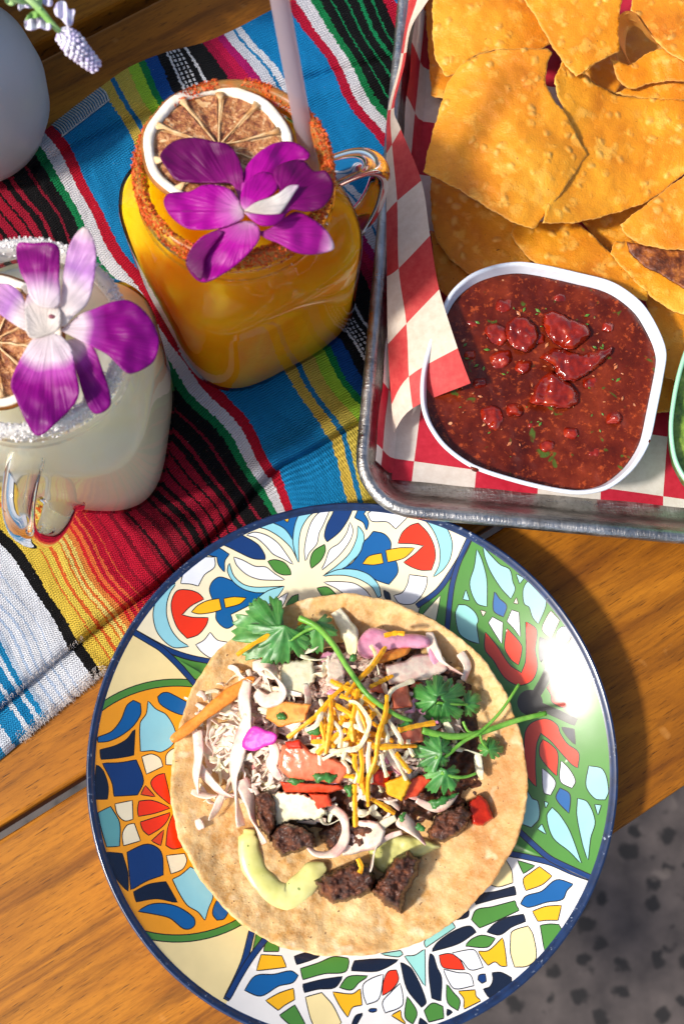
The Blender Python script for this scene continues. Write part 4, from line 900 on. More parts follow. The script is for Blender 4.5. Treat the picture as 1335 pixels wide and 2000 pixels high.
# ------------------------------------------------------------------ checked paper liner
def paper(name, uvmode):
    m = Mat(name, '#e8e0d6', .55)
    u = m.n('UVMap'); s = m.n('SeparateXYZ'); m.l(u.outputs[0], s.inputs[0])
    par = m.math('MODULO', m.math('ADD', m.math('ADD', m.math('FLOOR', s.outputs[0]), m.math('FLOOR', s.outputs[1])), 40.0), 2.0)
    v = m.coord(); fb = m.noise(v, 260, 5, .7)
    cr = m.ramp(fb, [(.3, '#ddd3c8'), (.7, '#ece6de')]); rd = m.ramp(fb, [(.3, '#bd1530'), (.7, '#cf2a42')])
    if uvmode: rd = m.ramp(fb, [(.3, '#c93238'), (.7, '#d9544f')]); cr = m.ramp(fb, [(.3, '#decbb6'), (.7, '#eee0d0')])
    c = m.mix(m.math('LESS_THAN', par, .5), cr, rd); m.col(c)
    m.bump(m.noise(v, 90, 3), .25, .001)
    t = m.n('BsdfTranslucent'); m.l(c, t.inputs[0]); mx = m.n('MixShader'); mx.inputs[0].default_value = .3
    m.l(m.b.outputs[0], mx.inputs[1]); m.l(t.outputs[0], mx.inputs[2]); m.l(mx.outputs[0], m.out.inputs[0])
    return m.m
PAP = paper('checked_paper', False); PAPF = paper('checked_paper_back', True)
liner = thing('paper_liner', 'red and white checked paper liner curling up from the tray over the salsa bowl', 'paper', TW(10, 10, 1))
o0 = W(1293, 970, 1.0); pa = math.atan2((W(1165, 952, 1) - o0).y, (W(1165, 952, 1) - o0).x) + math.pi; pe = Vector((math.cos(pa), math.sin(pa), 0)); pn = Vector((-pe.y, pe.x, 0)); PIT = (W(1293, 970, 1) - W(1172, 950, 1)).length
def puv(p): q = Vector(p) - o0; return (q.dot(pe) / PIT + 20, q.dot(pn) / PIT + 20)
rows = []
for j in range(60):
    y = 2.25 + j * .6; r = []
    for i in range(60):
        x = 1.9 + i * .5 + (.0 if j > 3 else (3 - j) * .0)
        zz = 1.0 + .05 * (1 + noise.noise(Vector((x * .5, y * .5, 1)))) + (.35 * math.exp(-(y - 2.25) / .25) if j < 3 else 0) * (.5 + .5 * noise.noise(Vector((x * .4, 2, 7))))
        r.append(TW(x, min(y, TY - 2), zz))
    rows.append(r)
V, F = grid(rows); mk('liner_floor', (V, F), PAP, liner, uv=[puv(p) for p in V])
rows = []
for j in range(70):
    y = 2.6 + j * .5; w = .14 * noise.noise(Vector((0, y * .35, 4)))
    rows.append([TW(d + w * (z - 1), min(y, TY - 2), z + .1) for d, z in ((.95, 3.1), (1.12, 2.7), (1.3, 2.2), (1.5, 1.6), (1.72, 1.15), (1.95, 1.0))])
V, F = grid(rows); mk('liner_side', (V, [f[::-1] for f in F]), PAP, liner, uv=[(puv(p)[0] - .35 * (p[2] - 1), puv(p)[1]) for p in V])
FL = [(-4, (800,-90,3.4), (835,-95,4.3), (880,-100,4.6)), (-3, (797,0,3.4), (815,-5,4.2), (842,-12,4.6)), (-2.4, (790,55,3.4), (796,55,3.9), (803,52,4.3)), (-1.8, (778,130,3.4), (783,130,3.8), (789,128,4.2)),
 (-1, (757,215,3.4), (763,214,3.8), (769,210,4.1)), (0, (754,300,3.45), (765,282,3.9), (782,252,4.3)), (1, (754,415,3.45), (775,392,3.9), (822,353,4.8)), (2, (755,540,3.4), (778,524,4.0), (839,460,5.0)),
 (3, (757,672,3.2), (793,632,4.0), (857,565,5.1)), (4, (764,790,2.6), (798,735,3.8), (893,680,5.4)), (5, (768,846,1.9), (805,797,3.1), (918,748,5.6))]
rows = []; uv = []
cols_ = [curve3([W(*f[k]) for f in FL], 6) for k in (1, 2, 3)]; vv = np.interp(np.arange(len(cols_[0])) / 6, range(len(FL)), [f[0] for f in FL])
for i in range(len(cols_[0])):
    c3 = curve3([cols_[0][i], cols_[1][i], cols_[2][i]], 6)
    c3 = [p + Vector((0, 0, .035 * noise.noise(p * .8))) for p in c3]
    rows.append(c3); uv += [(-.6 + .6 * t / 6 if t <= 6 else (t - 6) / 6 * .98, 20 + vv[i] - .001) for t in range(13)]
uv = [(a + 20, b) for a, b in uv]
V, F = grid(rows)
V, F = V + [p + Vector((0.01, 0, -.02)) for p in V], F + [tuple(i + len(rows) * 13 for i in f[::-1]) for f in F]
mk('liner_flap', (V, [f[::-1] for f in F]), PAPF, liner, uv=uv + uv)

# ------------------------------------------------------------------ sauce bowls
Lb = view(820, 500, 2.592)
BO = [(5,755),(40,860),(120,970),(260,1070),(480,1145),(700,1195),(830,1205),(960,1175),(1080,1080),(1160,950),(1200,780),(1235,600),(1248,480),(1200,350),(1120,230),(980,130),(800,80),(620,40),(500,25),(380,40),(260,85),(160,170),(100,280),(45,430),(5,600)]
def bowl_shape(px_out, zr, z0):
    o = [W(x, y, zr) for x, y in resample(spline(px_out, 6), 9)]; c = sum(o, Vector()) / len(o)
    def ring(s, z, inset=0): 
        R_ = []
        for p in o:
            d = (p - c); L = d.length; R_.append(Vector((c.x + d.x / L * (L * s - inset), c.y + d.y / L * (L * s - inset), z)))
        return R_
    outer = [ring(.70, z0), ring(.76, z0 + .12), ring(.82, z0 + .8), ring(.90, zr - 1.4), ring(1, zr - .3, .06), ring(1, zr - .1), ring(1, zr, .04), ring(1, zr + .02, .11), ring(1, zr - .02, .19), ring(1, zr - .15, .23), ring(.965, zr - .9, .22), ring(.86, z0 + .9, .3), ring(.72, z0 + .3, .3), ring(.3, z0 + .25)]
    V, F = grid(outer, True); n = len(o); F = F + [tuple(range(len(V) - n, len(V)))]
    return (V, F), c, ring
def melamine(name, c): 
    m = Mat(name, c, .28); v = m.coord(); m.col(m.mix(m.ramp(m.noise(v, 120, 4), [(.6, 0.0), (.72, .25)]), c, '#c9a898')); m.b.inputs['Coat Weight'].default_value = .3; return m.m
BZ = 4.7
(vf, bc, bring) = bowl_shape(Lb(BO), BZ, 1.08)
props(mk('sauce_bowl', vf, melamine('white_melamine', '#dfe3ea')), 'white rounded square bowl full of red salsa standing in the tray', 'bowl')
m = Mat('red_salsa', '#8c1f10', .24); v = m.coord()
c = m.ramp(m.noise(v, 55, 4, .6), [(.3, '#3c0d04'), (.5, '#5c1a08'), (.7, '#782a10')])
c = m.mix(m.ramp(m.noise(v, 380, 3, .7), [(.56, 0.0), (.68, .55)]), c, '#bd5222')
c = m.mix(m.ramp(m.noise(m.coord(loc=(2, 1, 0)), 120, 2, .5, .5), [(.68, 0.0), (.72, .85)]), c, '#3f5a1c')
c = m.mix(m.ramp(m.noise(m.coord(loc=(5, 3, 0)), 210, 1), [(.77, 0.0), (.8, .9)]), c, '#d89468')
m.col(c); m.bump(m.noise(v, 150, 4, .6), .4, .0014); m.b.inputs['Coat Weight'].default_value = .05; m.b.inputs['Specular IOR Level'].default_value = .35; m.b.inputs['Coat Roughness'].default_value = .08; m.b.inputs['Subsurface Weight'].default_value = .05; m.b.inputs['Subsurface Radius'].default_value = (.01, .002, .001); m.b.inputs['Subsurface Scale'].default_value = .3; SALSA = m.m
cpx = PX((bc.x, bc.y, BZ - .65)); sal_z = BZ - .62
so = [PX(p) for p in bring(.975, sal_z, .22)]
vf, at = patch(so, sal_z, 5, dome=.0, edge=10, rough=.075, rs=.035, zbot=sal_z - .6, smooth_out=False)
salsa = mk('salsa', vf, SALSA); props(salsa, 'glossy red tomato salsa filling the white bowl', 'salsa')
SCH = Mat('salsa_tomato', '#a81808', .12); v = SCH.coord(); SCH.col(SCH.ramp(SCH.noise(v, 140, 4), [(.3, '#641004'), (.55, '#8c1e08'), (.75, '#ac3e1c')])); SCH.bump(SCH.noise(v, 130, 3), .4, .0018); SCH.b.inputs['Coat Weight'].default_value = .25; SCH.b.inputs['Coat Roughness'].default_value = .05; SCH.b.inputs['Subsurface Weight'].default_value = .0; SCH.b.inputs['Subsurface Scale'].default_value = .2
for pts, h in [([(340,370),(400,355),(440,400),(400,440),(350,420)], .45), ([(450,360),(520,325),(570,370),(575,420),(540,470),(480,450),(450,410)], .6), ([(370,500),(440,485),(450,530),(400,565),(360,540)], .3), ([(650,320),(700,300),(760,330),(820,360),(830,400),(760,450),(700,440),(660,390)], .6),
   ([(640,520),(700,480),(800,500),(930,475),(920,510),(850,570),(790,610),(720,600),(690,550)], .6), ([(575,730),(620,650),(670,610),(730,650),(775,700),(760,745),(690,755),(620,745)], .7), ([(320,790),(380,770),(410,810),(380,870),(335,850)], .35), ([(210,320),(270,330),(330,360),(300,380),(240,350)], .2)] + [([(x + s * math.cos(k * 1.05) * (1 + .3 * ((k * 7) % 3)), y + s * .8 * math.sin(k * 1.05)) for k in range(6)], .18 + s * .004) for x, y, s in [(600,420,30),(520,560,34),(860,640,30),(480,780,36),(300,640,28),(760,900,32),(950,360,26),(980,820,34),(640,960,30),(420,250,34),(880,1000,26),(250,500,26),(1040,560,24),(560,860,22),(700,220,28)]]:
    q_ = np.mean(pts, 0); k_ = 1.35 if h > .28 else 1; pts = [(q_[0] + (x - q_[0]) * k_, q_[1] + (y - q_[1]) * k_) for x, y in pts]
    vf, at = patch(Lb(pts), sal_z - .12, 3, dome=h * .95, edge=16, rough=.22, rs=.035, zbot=sal_z - .4, power=.45, jag=2, jp=23); mk('tomato_chunk', vf, SCH.m, salsa)
HERB = simple('herb', '#3c6a22', '#5f8a30', 500, .35, .3); ONI = simple('onion_bit', '#b05a34', '#c98a5c', 500, .2, .3)
hb, ob = [], []
rr_ = random.Random(5)
for k in range(150):
    a = rr_.uniform(0, 6.28); r = rr_.random()**.5 * .88; p = bc + Vector(((W(*Lb([(1248,480)])[0], BZ) - bc).length * r * math.cos(a), 8.2 * .58 * r * math.sin(a) * 1.25, 0)); 
    if math.hypot(p.x - bc.x, p.y - bc.y) > 4.2: continue
    s = rr_.uniform(.03, .12); t = rr_.uniform(0, 6.28); d = Vector((math.cos(t), math.sin(t), 0)); e_ = Vector((-d.y, d.x, 0)); p.z = sal_z + .05
    q = ([p + d * s * 1.5, p + e_ * s * .6 + Vector((0, 0, .03)), p - d * s * 1.4, p - e_ * s * .7, p + Vector((0, 0, .06))], [(0, 1, 4), (1, 2, 4), (2, 3, 4), (3, 0, 4)])
    (hb if rr_.random() < .55 else ob).append(q)
for pts in [[(255,1062),(300,1075),(290,1090),(262,1082)], [(1150,920),(1165,935),(1150,955)]]:
    vf, at = patch(Lb(pts), BZ + .0, 3, dome=.03, edge=5, thick=.1); mk('salsa_smear', vf, SALSA, salsa)
mk('herb_flecks', join(hb), HERB.m, salsa, kind='stuff'); mk('onion_flecks', join(ob), ONI.m, salsa, kind='stuff')
q = Lb(BO); cq = np.mean(q, 0); GB = [(1307 + (x - 822) * 1.0 + 0, 845 + (y - 790) * 1.0 + 20) for x, y in [(cq[0] + (a - cq[0]) * .98 + (b - cq[1]) * .12, cq[1] + (b - cq[1]) * .98 - (a - cq[0]) * .12) for a, b in q]]
mx_ = min(x for x, y in GB); GB = [(x - mx_ + 1306, y) for x, y in GB]
(vf, gc, gring) = bowl_shape(GB, BZ - .1, 1.08)
props(mk('sauce_bowl', vf, melamine('mint_melamine', '#9fd6b0')), 'mint green bowl cut off by the picture edge beside the salsa', 'bowl')
so = [PX(p) for p in gring(.975, BZ - .8, .22)]
m = Mat('green_salsa', '#5c7a28', .3); v = m.coord(); m.col(m.ramp(m.noise(v, 130, 4), [(.3, '#3c5a1a'), (.6, '#7d9838'), (.8, '#b0c060')])); m.bump(m.noise(v, 150, 4), .6, .003)
vf, at = patch(so, BZ - .8, 6, rough=.2, rs=.03, zbot=BZ - 1.5, smooth_out=False); props(mk('green_salsa', vf, m.m), 'chunky green salsa inside the mint bowl', 'salsa')

# ------------------------------------------------------------------ tortilla chips
m = Mat('corn_chip', '#e39a33', .38); v = m.coord(); oi = m.n('ObjectInfo')
vv_ = m.n('VectorMath', operation='ADD'); m.l(v, vv_.inputs[0]); m.l(oi.outputs['Location'], vv_.inputs[1]); v = vv_.outputs[0]
c = m.ramp(m.noise(v, 22, 6, .62), [(.28, '#b05c0c'), (.42, '#d07f16'), (.56, '#e29620'), (.75, '#efb23c')])
vw_ = m.n('VectorMath', operation='SCALE'); nn_ = m.n('TexNoise'); nn_.inputs['Scale'].default_value = 90; m.l(v, nn_.inputs['Vector']); m.l(nn_.outputs['Color'], vw_.inputs[0]); vw_.inputs['Scale'].default_value = .006; va_ = m.n('VectorMath', operation='ADD'); m.l(v, va_.inputs[0]); m.l(vw_.outputs[0], va_.inputs[1])
bub = m.math('MULTIPLY', m.ramp(m.voro(va_.outputs[0], 150), [(.08, 1.0), (.42, 0.0)], 'EASE'), m.ramp(m.noise(v, 70, 2), [(.42, 0.0), (.58, 1.0)]))
blist = m.ramp(m.noise(v, 120, 3, .5), [(.56, 0.0), (.66, .4)]); c = m.mix(blist, c, '#f2c058'); c = m.mix(m.math('MULTIPLY', bub, .45), c, '#f6cc70')
c = m.mix(m.ramp(m.noise(v, 700, 1), [(.76, 0.0), (.78, .85)]), c, '#6b3010')
c = m.mix(m.ramp(oi.outputs['Random'], [(0, 0.0), (1, .3)]), c, '#c8781a'); c = m.mix(m.ramp(m.attr('g'), [(0.0, .35), (.15, 0.0)]), c, '#f4cc7c')
m.col(c); m.bump(m.math('ADD', m.math('ADD', blist, m.math('MULTIPLY', bub, 2.2)), m.math('MULTIPLY', m.noise(v, 1100, 3, .7), .9)), .5, .001)
m.b.inputs['Subsurface Weight'].default_value = .06; m.b.inputs['Subsurface Radius'].default_value = (.01, .005, .001); m.b.inputs['Subsurface Scale'].default_value = .3
m.b.inputs['Specular IOR Level'].default_value = .3; CHIP = m.m
BURN = Mat('burnt_chip', '#5a2a0e', .5); v = BURN.coord(); BURN.col(BURN.ramp(BURN.noise(v, 160, 5, .7), [(.3, '#2a1006'), (.5, '#6b3312'), (.7, '#b56a24')])); BURN.bump(BURN.noise(v, 500, 4), .6, .001)
M3 = view(680, 0, 2.038)
def chip(pts, z0, gx, gy, label, bend=0, axis=(1, 0), vw=M3, mat=None, wav=.12, nm='tortilla_chip'):
    q = vw(pts); c = np.mean(q, 0); sd = random.uniform(0, 60)
    def zf(x, y):
        dx, dy = (x - c[0]) / 100, (y - c[1]) / 100; t = dx * axis[0] + dy * axis[1]
        return z0 + gx * dx + gy * dy + bend * t * t + wav * fbm(x, y, .012, sd, 2) + .05 * fbm(x, y, .045, sd, 3)
    vf, at = patch(q, zf, 5, thick=.09, n=5, smooth_out=True, jag=1.6, jp=14, corner=.6)
    return props(mk(nm, vf, mat or CHIP, attr=at), label, 'chip', 'tortilla chips piled in the tray')
# bottom of the pile
chip([(300,-60),(700,-80),(760,200),(500,420),(330,380)], 2.0, .1, 0, 'tortilla chip hidden low under the front rounded chip'); chip([(800,100),(1335,60),(1400,500),(1000,520)], 2.2, 0, .1, 'tortilla chip deep under the wide curved chip')
chip([(330,920),(420,980),(500,1090),(430,1200),(370,1160),(340,1060)], 1.9, .2, .1, 'narrow shaded chip between paper flap and salsa bowl')
chip([(325,660),(450,760),(560,830),(680,900),(700,1000),(760,1080),(560,1110),(480,1090),(380,1000),(335,900)], 2.5, .25, -.1, 'broad shaded brown chip behind the white salsa bowl', .1)
chip([(900,840),(1100,780),(1350,760),(1380,900),(1300,1060),(1080,1010),(1000,970)], 2.3, .1, -.3, 'dark shaded chip in the gap under the wide curved chip')
chip([(1050,980),(1120,940),(1230,1080),(1400,1180),(1400,1560),(1260,1500),(1200,1250),(1150,1120)], 2.4, .2, .1, 'shaded chip leaning on the far side of the salsa bowl', .1)
chip([(1150,1240),(1290,1260),(1500,1300),(1480,1640),(1260,1640),(1180,1640),(1200,1400)], 1.9, .1, .1, 'olive brown shaded chip lying between the two bowls')
chip([(650,930),(665,890),(720,880),(900,885),(985,950),(1090,1060),(1190,1160),(1190,1200),(1090,1160),(930,1110),(800,1080),(700,1010)], 3.6, -.1, .1, 'long rolled chip resting behind the salsa bowl rim', -.35, (.5, -.85))
chip([(1040,1010),(1060,960),(1130,960),(1180,1040),(1280,1110),(1400,1180),(1400,1280),(1260,1220),(1150,1130)], 3.6, .2, -.1, 'chip with a bright jagged edge below the burnt one', .1)
chip([(1105,960),(1200,980),(1400,985),(1400,1165),(1330,1145),(1260,1100),(1180,1060),(1125,1010)], 4.2, .2, -.2, 'tortilla chip with a burnt dark brown blistered patch', 0, mat=BURN.m)
chip([(1460,640),(1335,700),(1200,800),(1080,893),(1110,940),(1180,975),(1280,992),(1460,1000)], 5.0, .3, -.3, 'pale chip edge lying over the burnt chip', .1)
chip([(940,290),(1000,240),(1070,210),(1088,325),(1060,368),(1000,345)], 3.4, 0, 0, 'small chip corner peeking out in shade behind the rolled chip')
chip([(1060,370),(1120,345),(1250,322),(1400,325),(1400,400),(1200,395)], 4.0, .1, -.3, 'thin chip edge below the folded chip')
chip([(1040,225),(1110,262),(1250,190),(1400,250),(1400,320),(1230,325),(1120,352),(1075,318)], 4.6, .1, -.6, 'folded chip in front of the rolled tortilla chip', .2)
chip([(820,330),(850,240),(880,255),(935,300),(1000,345),(1080,382),(1200,390),(1350,400),(1500,430),(1500,560),(1335,690),(1200,795),(1050,850),(900,885),(770,886),(800,800),(860,690),(880,520)], 4.6, -.5, -.15, 'wide curved tortilla chip partly under the front rounded chip', .28, (1, .1))
chip([(335,-60),(700,-80),(900,100),(700,230),(590,197),(480,235),(430,290),(385,302),(345,225),(335,130)], 5.0, .15, -.1, 'golden chip with a pointed lower corner at the paper edge', -.15)
chip([(640,-90),(1100,-90),(1075,100),(1078,205),(1000,240),(905,305),(850,240),(800,165),(740,60)], 5.8, .1, -.2, 'triangular chip pointing down from the upper picture edge', -.15)
chip([(590,198),(700,192),(790,195),(812,210),(790,260),(787,335),(820,400),(870,460),(920,560),(952,612),(900,690),(830,790),(742,908),(680,895),(560,830),(450,760),(298,682),(318,590),(360,440),(400,320),(470,240)], 5.9, .0, -.2, 'large rounded five sided chip lying frontmost on the pile', -.32, (1, .25), wav=.16)
chip([(1120,40),(1150,-80),(1450,-80),(1450,300),(1335,245),(1250,190),(1200,130),(1155,70)], 6.6, .3, .2, 'chip in the corner of the pile over the rolled chip', .1)
# rolled chip: a curl of one sheet
cyl = []
c0 = W(*M3([(1130, 150)])[0], 5.8)
prof = M3([(1120,262),(1085,200),(1062,130),(1070,75),(1100,45),(1140,55),(1175,100),(1215,150),(1258,188)]); zz = [5.0, 5.1, 5.4, 5.9, 6.3, 6.6, 6.7, 6.6, 6.2]
top = curve3([W(x, y, z) for (x, y), z in zip(prof, zz)], 5)
bot = curve3([W(x, y, z) for (x, y), z in zip(M3([(1120,260),(1100,215),(1098,160),(1110,120),(1135,105),(1165,120),(1190,150),(1225,175),(1256,190)]), [4.9, 4.4, 4.2, 4.3, 4.4, 4.6, 4.8, 5.2, 5.9])], 5)
rows = [[p.lerp(q, t / 5) for p, q in zip(top, bot)] for t in range(6)]; V, F = grid(rows); nV = len(V)
props(mk('tortilla_chip', (V + [Vector((v.x, v.y, v.z)) + Vector((.07, .07, -.07)) for v in V], F + [tuple(i + nV for i in f[::-1]) for f in F]), CHIP), 'tortilla chip curled into an open loop', 'chip', 'tortilla chips piled in the tray')
# ------------------------------------------------------------------ mason jar mugs
JB = .62; JH = 13.4; RZ = JB + JH
def film(name, tint='#ffffff', rough=.03, ior=1.5):
    """thin clear wall: reflects at grazing angles, otherwise passes light"""
    m = Mat(name); t = m.n('BsdfTransparent'); t.inputs[0].default_value = srgb(tint); g = m.n('BsdfGlossy'); g.inputs['Roughness'].default_value = rough
    fr = m.n('Fresnel'); fr.inputs[0].default_value = ior; mx = m.n('MixShader')
    v = m.coord(); b = m.n('Bump'); b.inputs['Strength'].default_value = .06; b.inputs['Distance'].default_value = .002; m.l(m.noise(v, 40, 3), b.inputs['Height']); m.l(b.outputs[0], g.inputs['Normal']); m.l(b.outputs[0], fr.inputs['Normal'])
    m.l(fr.outputs[0], mx.inputs[0]); m.l(t.outputs[0], mx.inputs[1]); m.l(g.outputs[0], mx.inputs[2]); m.l(mx.outputs[0], m.out.inputs[0]); return m.m
GLW = film('jar_glass', ior=1.33)
m = Mat('thick_glass', '#ffffff', .02, Transmission_Weight=1.0, IOR=1.3); GLH = m.m
def drink(name, a, b, c3, tr, trc):
    m = Mat(name, a, .25); v = m.coord(); f = m.noise(m.coord(scale=(1, 1, .35)), 38, 4, .6, 1.0)
    c = m.ramp(f, [(.3, a), (.52, b), (.75, c3)]); m.col(c); m.b.inputs['Subsurface Weight'].default_value = 1.0; m.b.inputs['Subsurface Radius'].default_value = (1, .6, .12) if 'orange' in name else (1, .95, .8); m.b.inputs['Subsurface Scale'].default_value = .1
    m.b.inputs['Specular IOR Level'].default_value = 0
    tl = m.n('BsdfTranslucent'); m.l(c, tl.inputs[0]); m0 = m.n('MixShader'); m0.inputs[0].default_value = .1; m.l(m.b.outputs[0], m0.inputs[1]); m.l(tl.outputs[0], m0.inputs[2])
    t = m.n('BsdfTransparent'); t.inputs[0].default_value = srgb(trc); mx = m.n('MixShader'); mx.inputs[0].default_value = tr
    m.l(m0.outputs[0], mx.inputs[1]); m.l(t.outputs[0], mx.inputs[2]); m.l(mx.outputs[0], m.out.inputs[0]); return m.m
ODR = drink('orange_juice', '#ff960a', '#ffa612', '#ffb82c', .06, '#ffa41c'); WDR = drink('milky_lemonade', '#fff0c4', '#fff4d2', '#fff0d0', .04, '#fff2d8')
def ring(c, half, n, z, rot, seg=96):
    R_ = []
    for k in range(seg):
        t = 6.28318 * k / seg; r = half / (abs(math.cos(t))**n + abs(math.sin(t))**n)**(1 / n)
        R_.append(Vector((c.x + r * math.cos(t + rot), c.y + r * math.sin(t + rot), z)))
    return R_
BODY0 = [(z, h * 1.045 if z < 10 else h, min(n, 3.6)) for z, h, n in [(0, 3.1, 4), (.12, 3.5, 4), (.5, 3.95, 4.2), (1.2, 4.12, 4.6), (4, 4.18, 4.8), (7.4, 4.22, 4.8), (8.6, 4.2, 4.4), (9.4, 4.05, 3.6), (10.0, 3.85, 2.9), (10.5, 3.72, 2.3), (10.9, 3.66, 2)]]
NECK = [(10.9, 3.66), (11.2, 3.58), (11.45, 3.62), (11.6, 3.76), (11.75, 3.62), (12.0, 3.58), (12.2, 3.6), (12.35, 3.74), (12.5, 3.62), (12.8, 3.58), (13.1, 3.66), (13.3, 3.62), (13.4, 3.5), (13.34, 3.36), (13.1, 3.28), (12.0, 3.25), (11.0, 3.3)]
NS = 1.09
def jar(rimpx, rot, hang, label, dmat, fill, name='jar_mug', ws=1.0):
    BODY = [(z, h * (ws + (NS - ws) * min(1, max(0, (z - 8.2) / 2.4))), n) for z, h, n in BODY0]
    top = W(rimpx[0], rimpx[1], RZ); c = Vector((top.x, top.y, JB))
    t = thing(name, label, 'drink', c)
    mk('glass_body', grid([ring(c, h, n, JB + z, rot) for z, h, n in BODY], True), GLW, t)
    V, F = grid([ring(c, r * NS, 2, JB + z, rot) for z, r in NECK], True); mk('glass_neck', (V, F), GLH if False else GLW, t)
    lv = [(z, h - .14, n) for z, h, n in BODY if z < fill]; hh = np.interp(fill, [b[0] for b in BODY] + [12, 14], [b[1] for b in BODY] + [3.6, 3.6]) - .14
    rows = [ring(c, h, n, JB + max(z, .25), rot) for z, h, n in lv] + [ring(c, hh, 2, JB + fill, rot), ring(c, hh - .1, 2, JB + fill + .02, rot)]
    V, F = grid(rows, True); n = 96; F = F + [tuple(range(n))[::-1], tuple(range(len(V) - n, len(V)))]
    mk('drink', (V, F), dmat, t)
    d = Vector((math.cos(hang), math.sin(hang), 0))
    hp = [c + d * 3.5 + Vector((0, 0, 9.6)), c + d * 4.6 + Vector((0, 0, 9.9)), c + d * 5.9 + Vector((0, 0, 9.7)), c + d * 6.7 + Vector((0, 0, 8.6)), c + d * 6.75 + Vector((0, 0, 6.8)), c + d * 6.3 + Vector((0, 0, 4.9)), c + d * 5.3 + Vector((0, 0, 3.5)), c + d * 4.1 + Vector((0, 0, 2.9))]
    cc = curve3(hp, 7); side = d.cross(Vector((0, 0, 1)))
    rr = [.42 + .18 * abs(i / len(cc) - .5) * 2 + (.25 if i < 3 or i > len(cc) - 4 else 0) for i in range(len(cc))]
    mk('handle', tube(cc, rr, 20, 1.35, up=tuple(side)), GLH, t)
    return t, c
OJ, oc = jar((456, 326), rad(30), rad(24), 'square shouldered mason jar mug of orange drink with a chili rim and purple orchid', ODR, 11.6, ws=1.07)
LJ, lc = jar((43, 650), rad(-6), rad(-97), 'mason jar mug of cloudy pale drink with a sugared rim and orchid', WDR, 11.4)
def grains(c, n, mat, parent, name, seed, s0=.03, s1=.085):
    r_ = random.Random(seed); P = []
    for k in range(n):
        a = r_.uniform(0, 6.283); q = r_.random()
        if q < .45: r, z = 3.64 + r_.uniform(-.02, .09), 12.2 + 1.1 * r_.random()**.6
        elif q < .8: r, z = r_.uniform(3.32, 3.66), 13.36 + r_.uniform(0, .06)
        else: r, z = 3.3 + r_.uniform(-.06, .02), 12.5 + r_.random() * .8
        if noise.noise(Vector((math.cos(a) * 2.5, math.sin(a) * 2.5, z * 1.5 + seed))) < -.38: continue
        r *= NS; p = c + Vector((r * math.cos(a), r * math.sin(a), z)); s = r_.uniform(s0, s1)
        o = [Vector((r_.gauss(0, 1), r_.gauss(0, 1), r_.gauss(0, 1))).normalized() * s for _ in range(5)]
        P.append(([p + x for x in o], [(0, 1, 2), (0, 2, 3), (0, 3, 4), (1, 2, 4), (2, 3, 4), (0, 1, 4)]))
    return mk(name, join(P), mat, parent, kind='stuff', smooth=False)
CHILI = simple('chili_salt', '#c23a08', '#de6a1c', 900, .6, 0); SUGAR = simple('sugar', '#e8e4e2', '#f2f0ee', 900, .4, 0)
grains(oc, 6500, CHILI.m, OJ, 'chili_salt', 3, .035, .095); grains(lc, 4200, SUGAR.m, LJ, 'sugar_crust', 4, .03, .09)
# thick lip of the jars, stained by the salt
for t_, c_, mt in ((OJ, oc, ('#c56a22', '#b78a4c')), (LJ, lc, ('#dedbd6', '#e8e6e4'))):
    m = Mat('rim_stain', mt[0], .35); v = m.coord(); m.col(m.ramp(m.noise(v, 120, 4), [(.35, mt[0]), (.65, mt[1])])); tt = m.n('BsdfTransparent'); mx = m.n('MixShader'); m.l(m.ramp(m.noise(v, 60, 3), [(.35, .15), (.65, .7)]), mx.inputs[0]); m.l(m.b.outputs[0], mx.inputs[1]); m.l(tt.outputs[0], mx.inputs[2]); m.l(mx.outputs[0], m.out.inputs[0])
    mk('lip', grid([ring(c_, r * NS, 2, JB + z, 0) for z, r in ((12.6, 3.66), (13.1, 3.69), (13.33, 3.64), (13.42, 3.5), (13.36, 3.34), (13.1, 3.25), (12.5, 3.22))], True), m.m, t_)
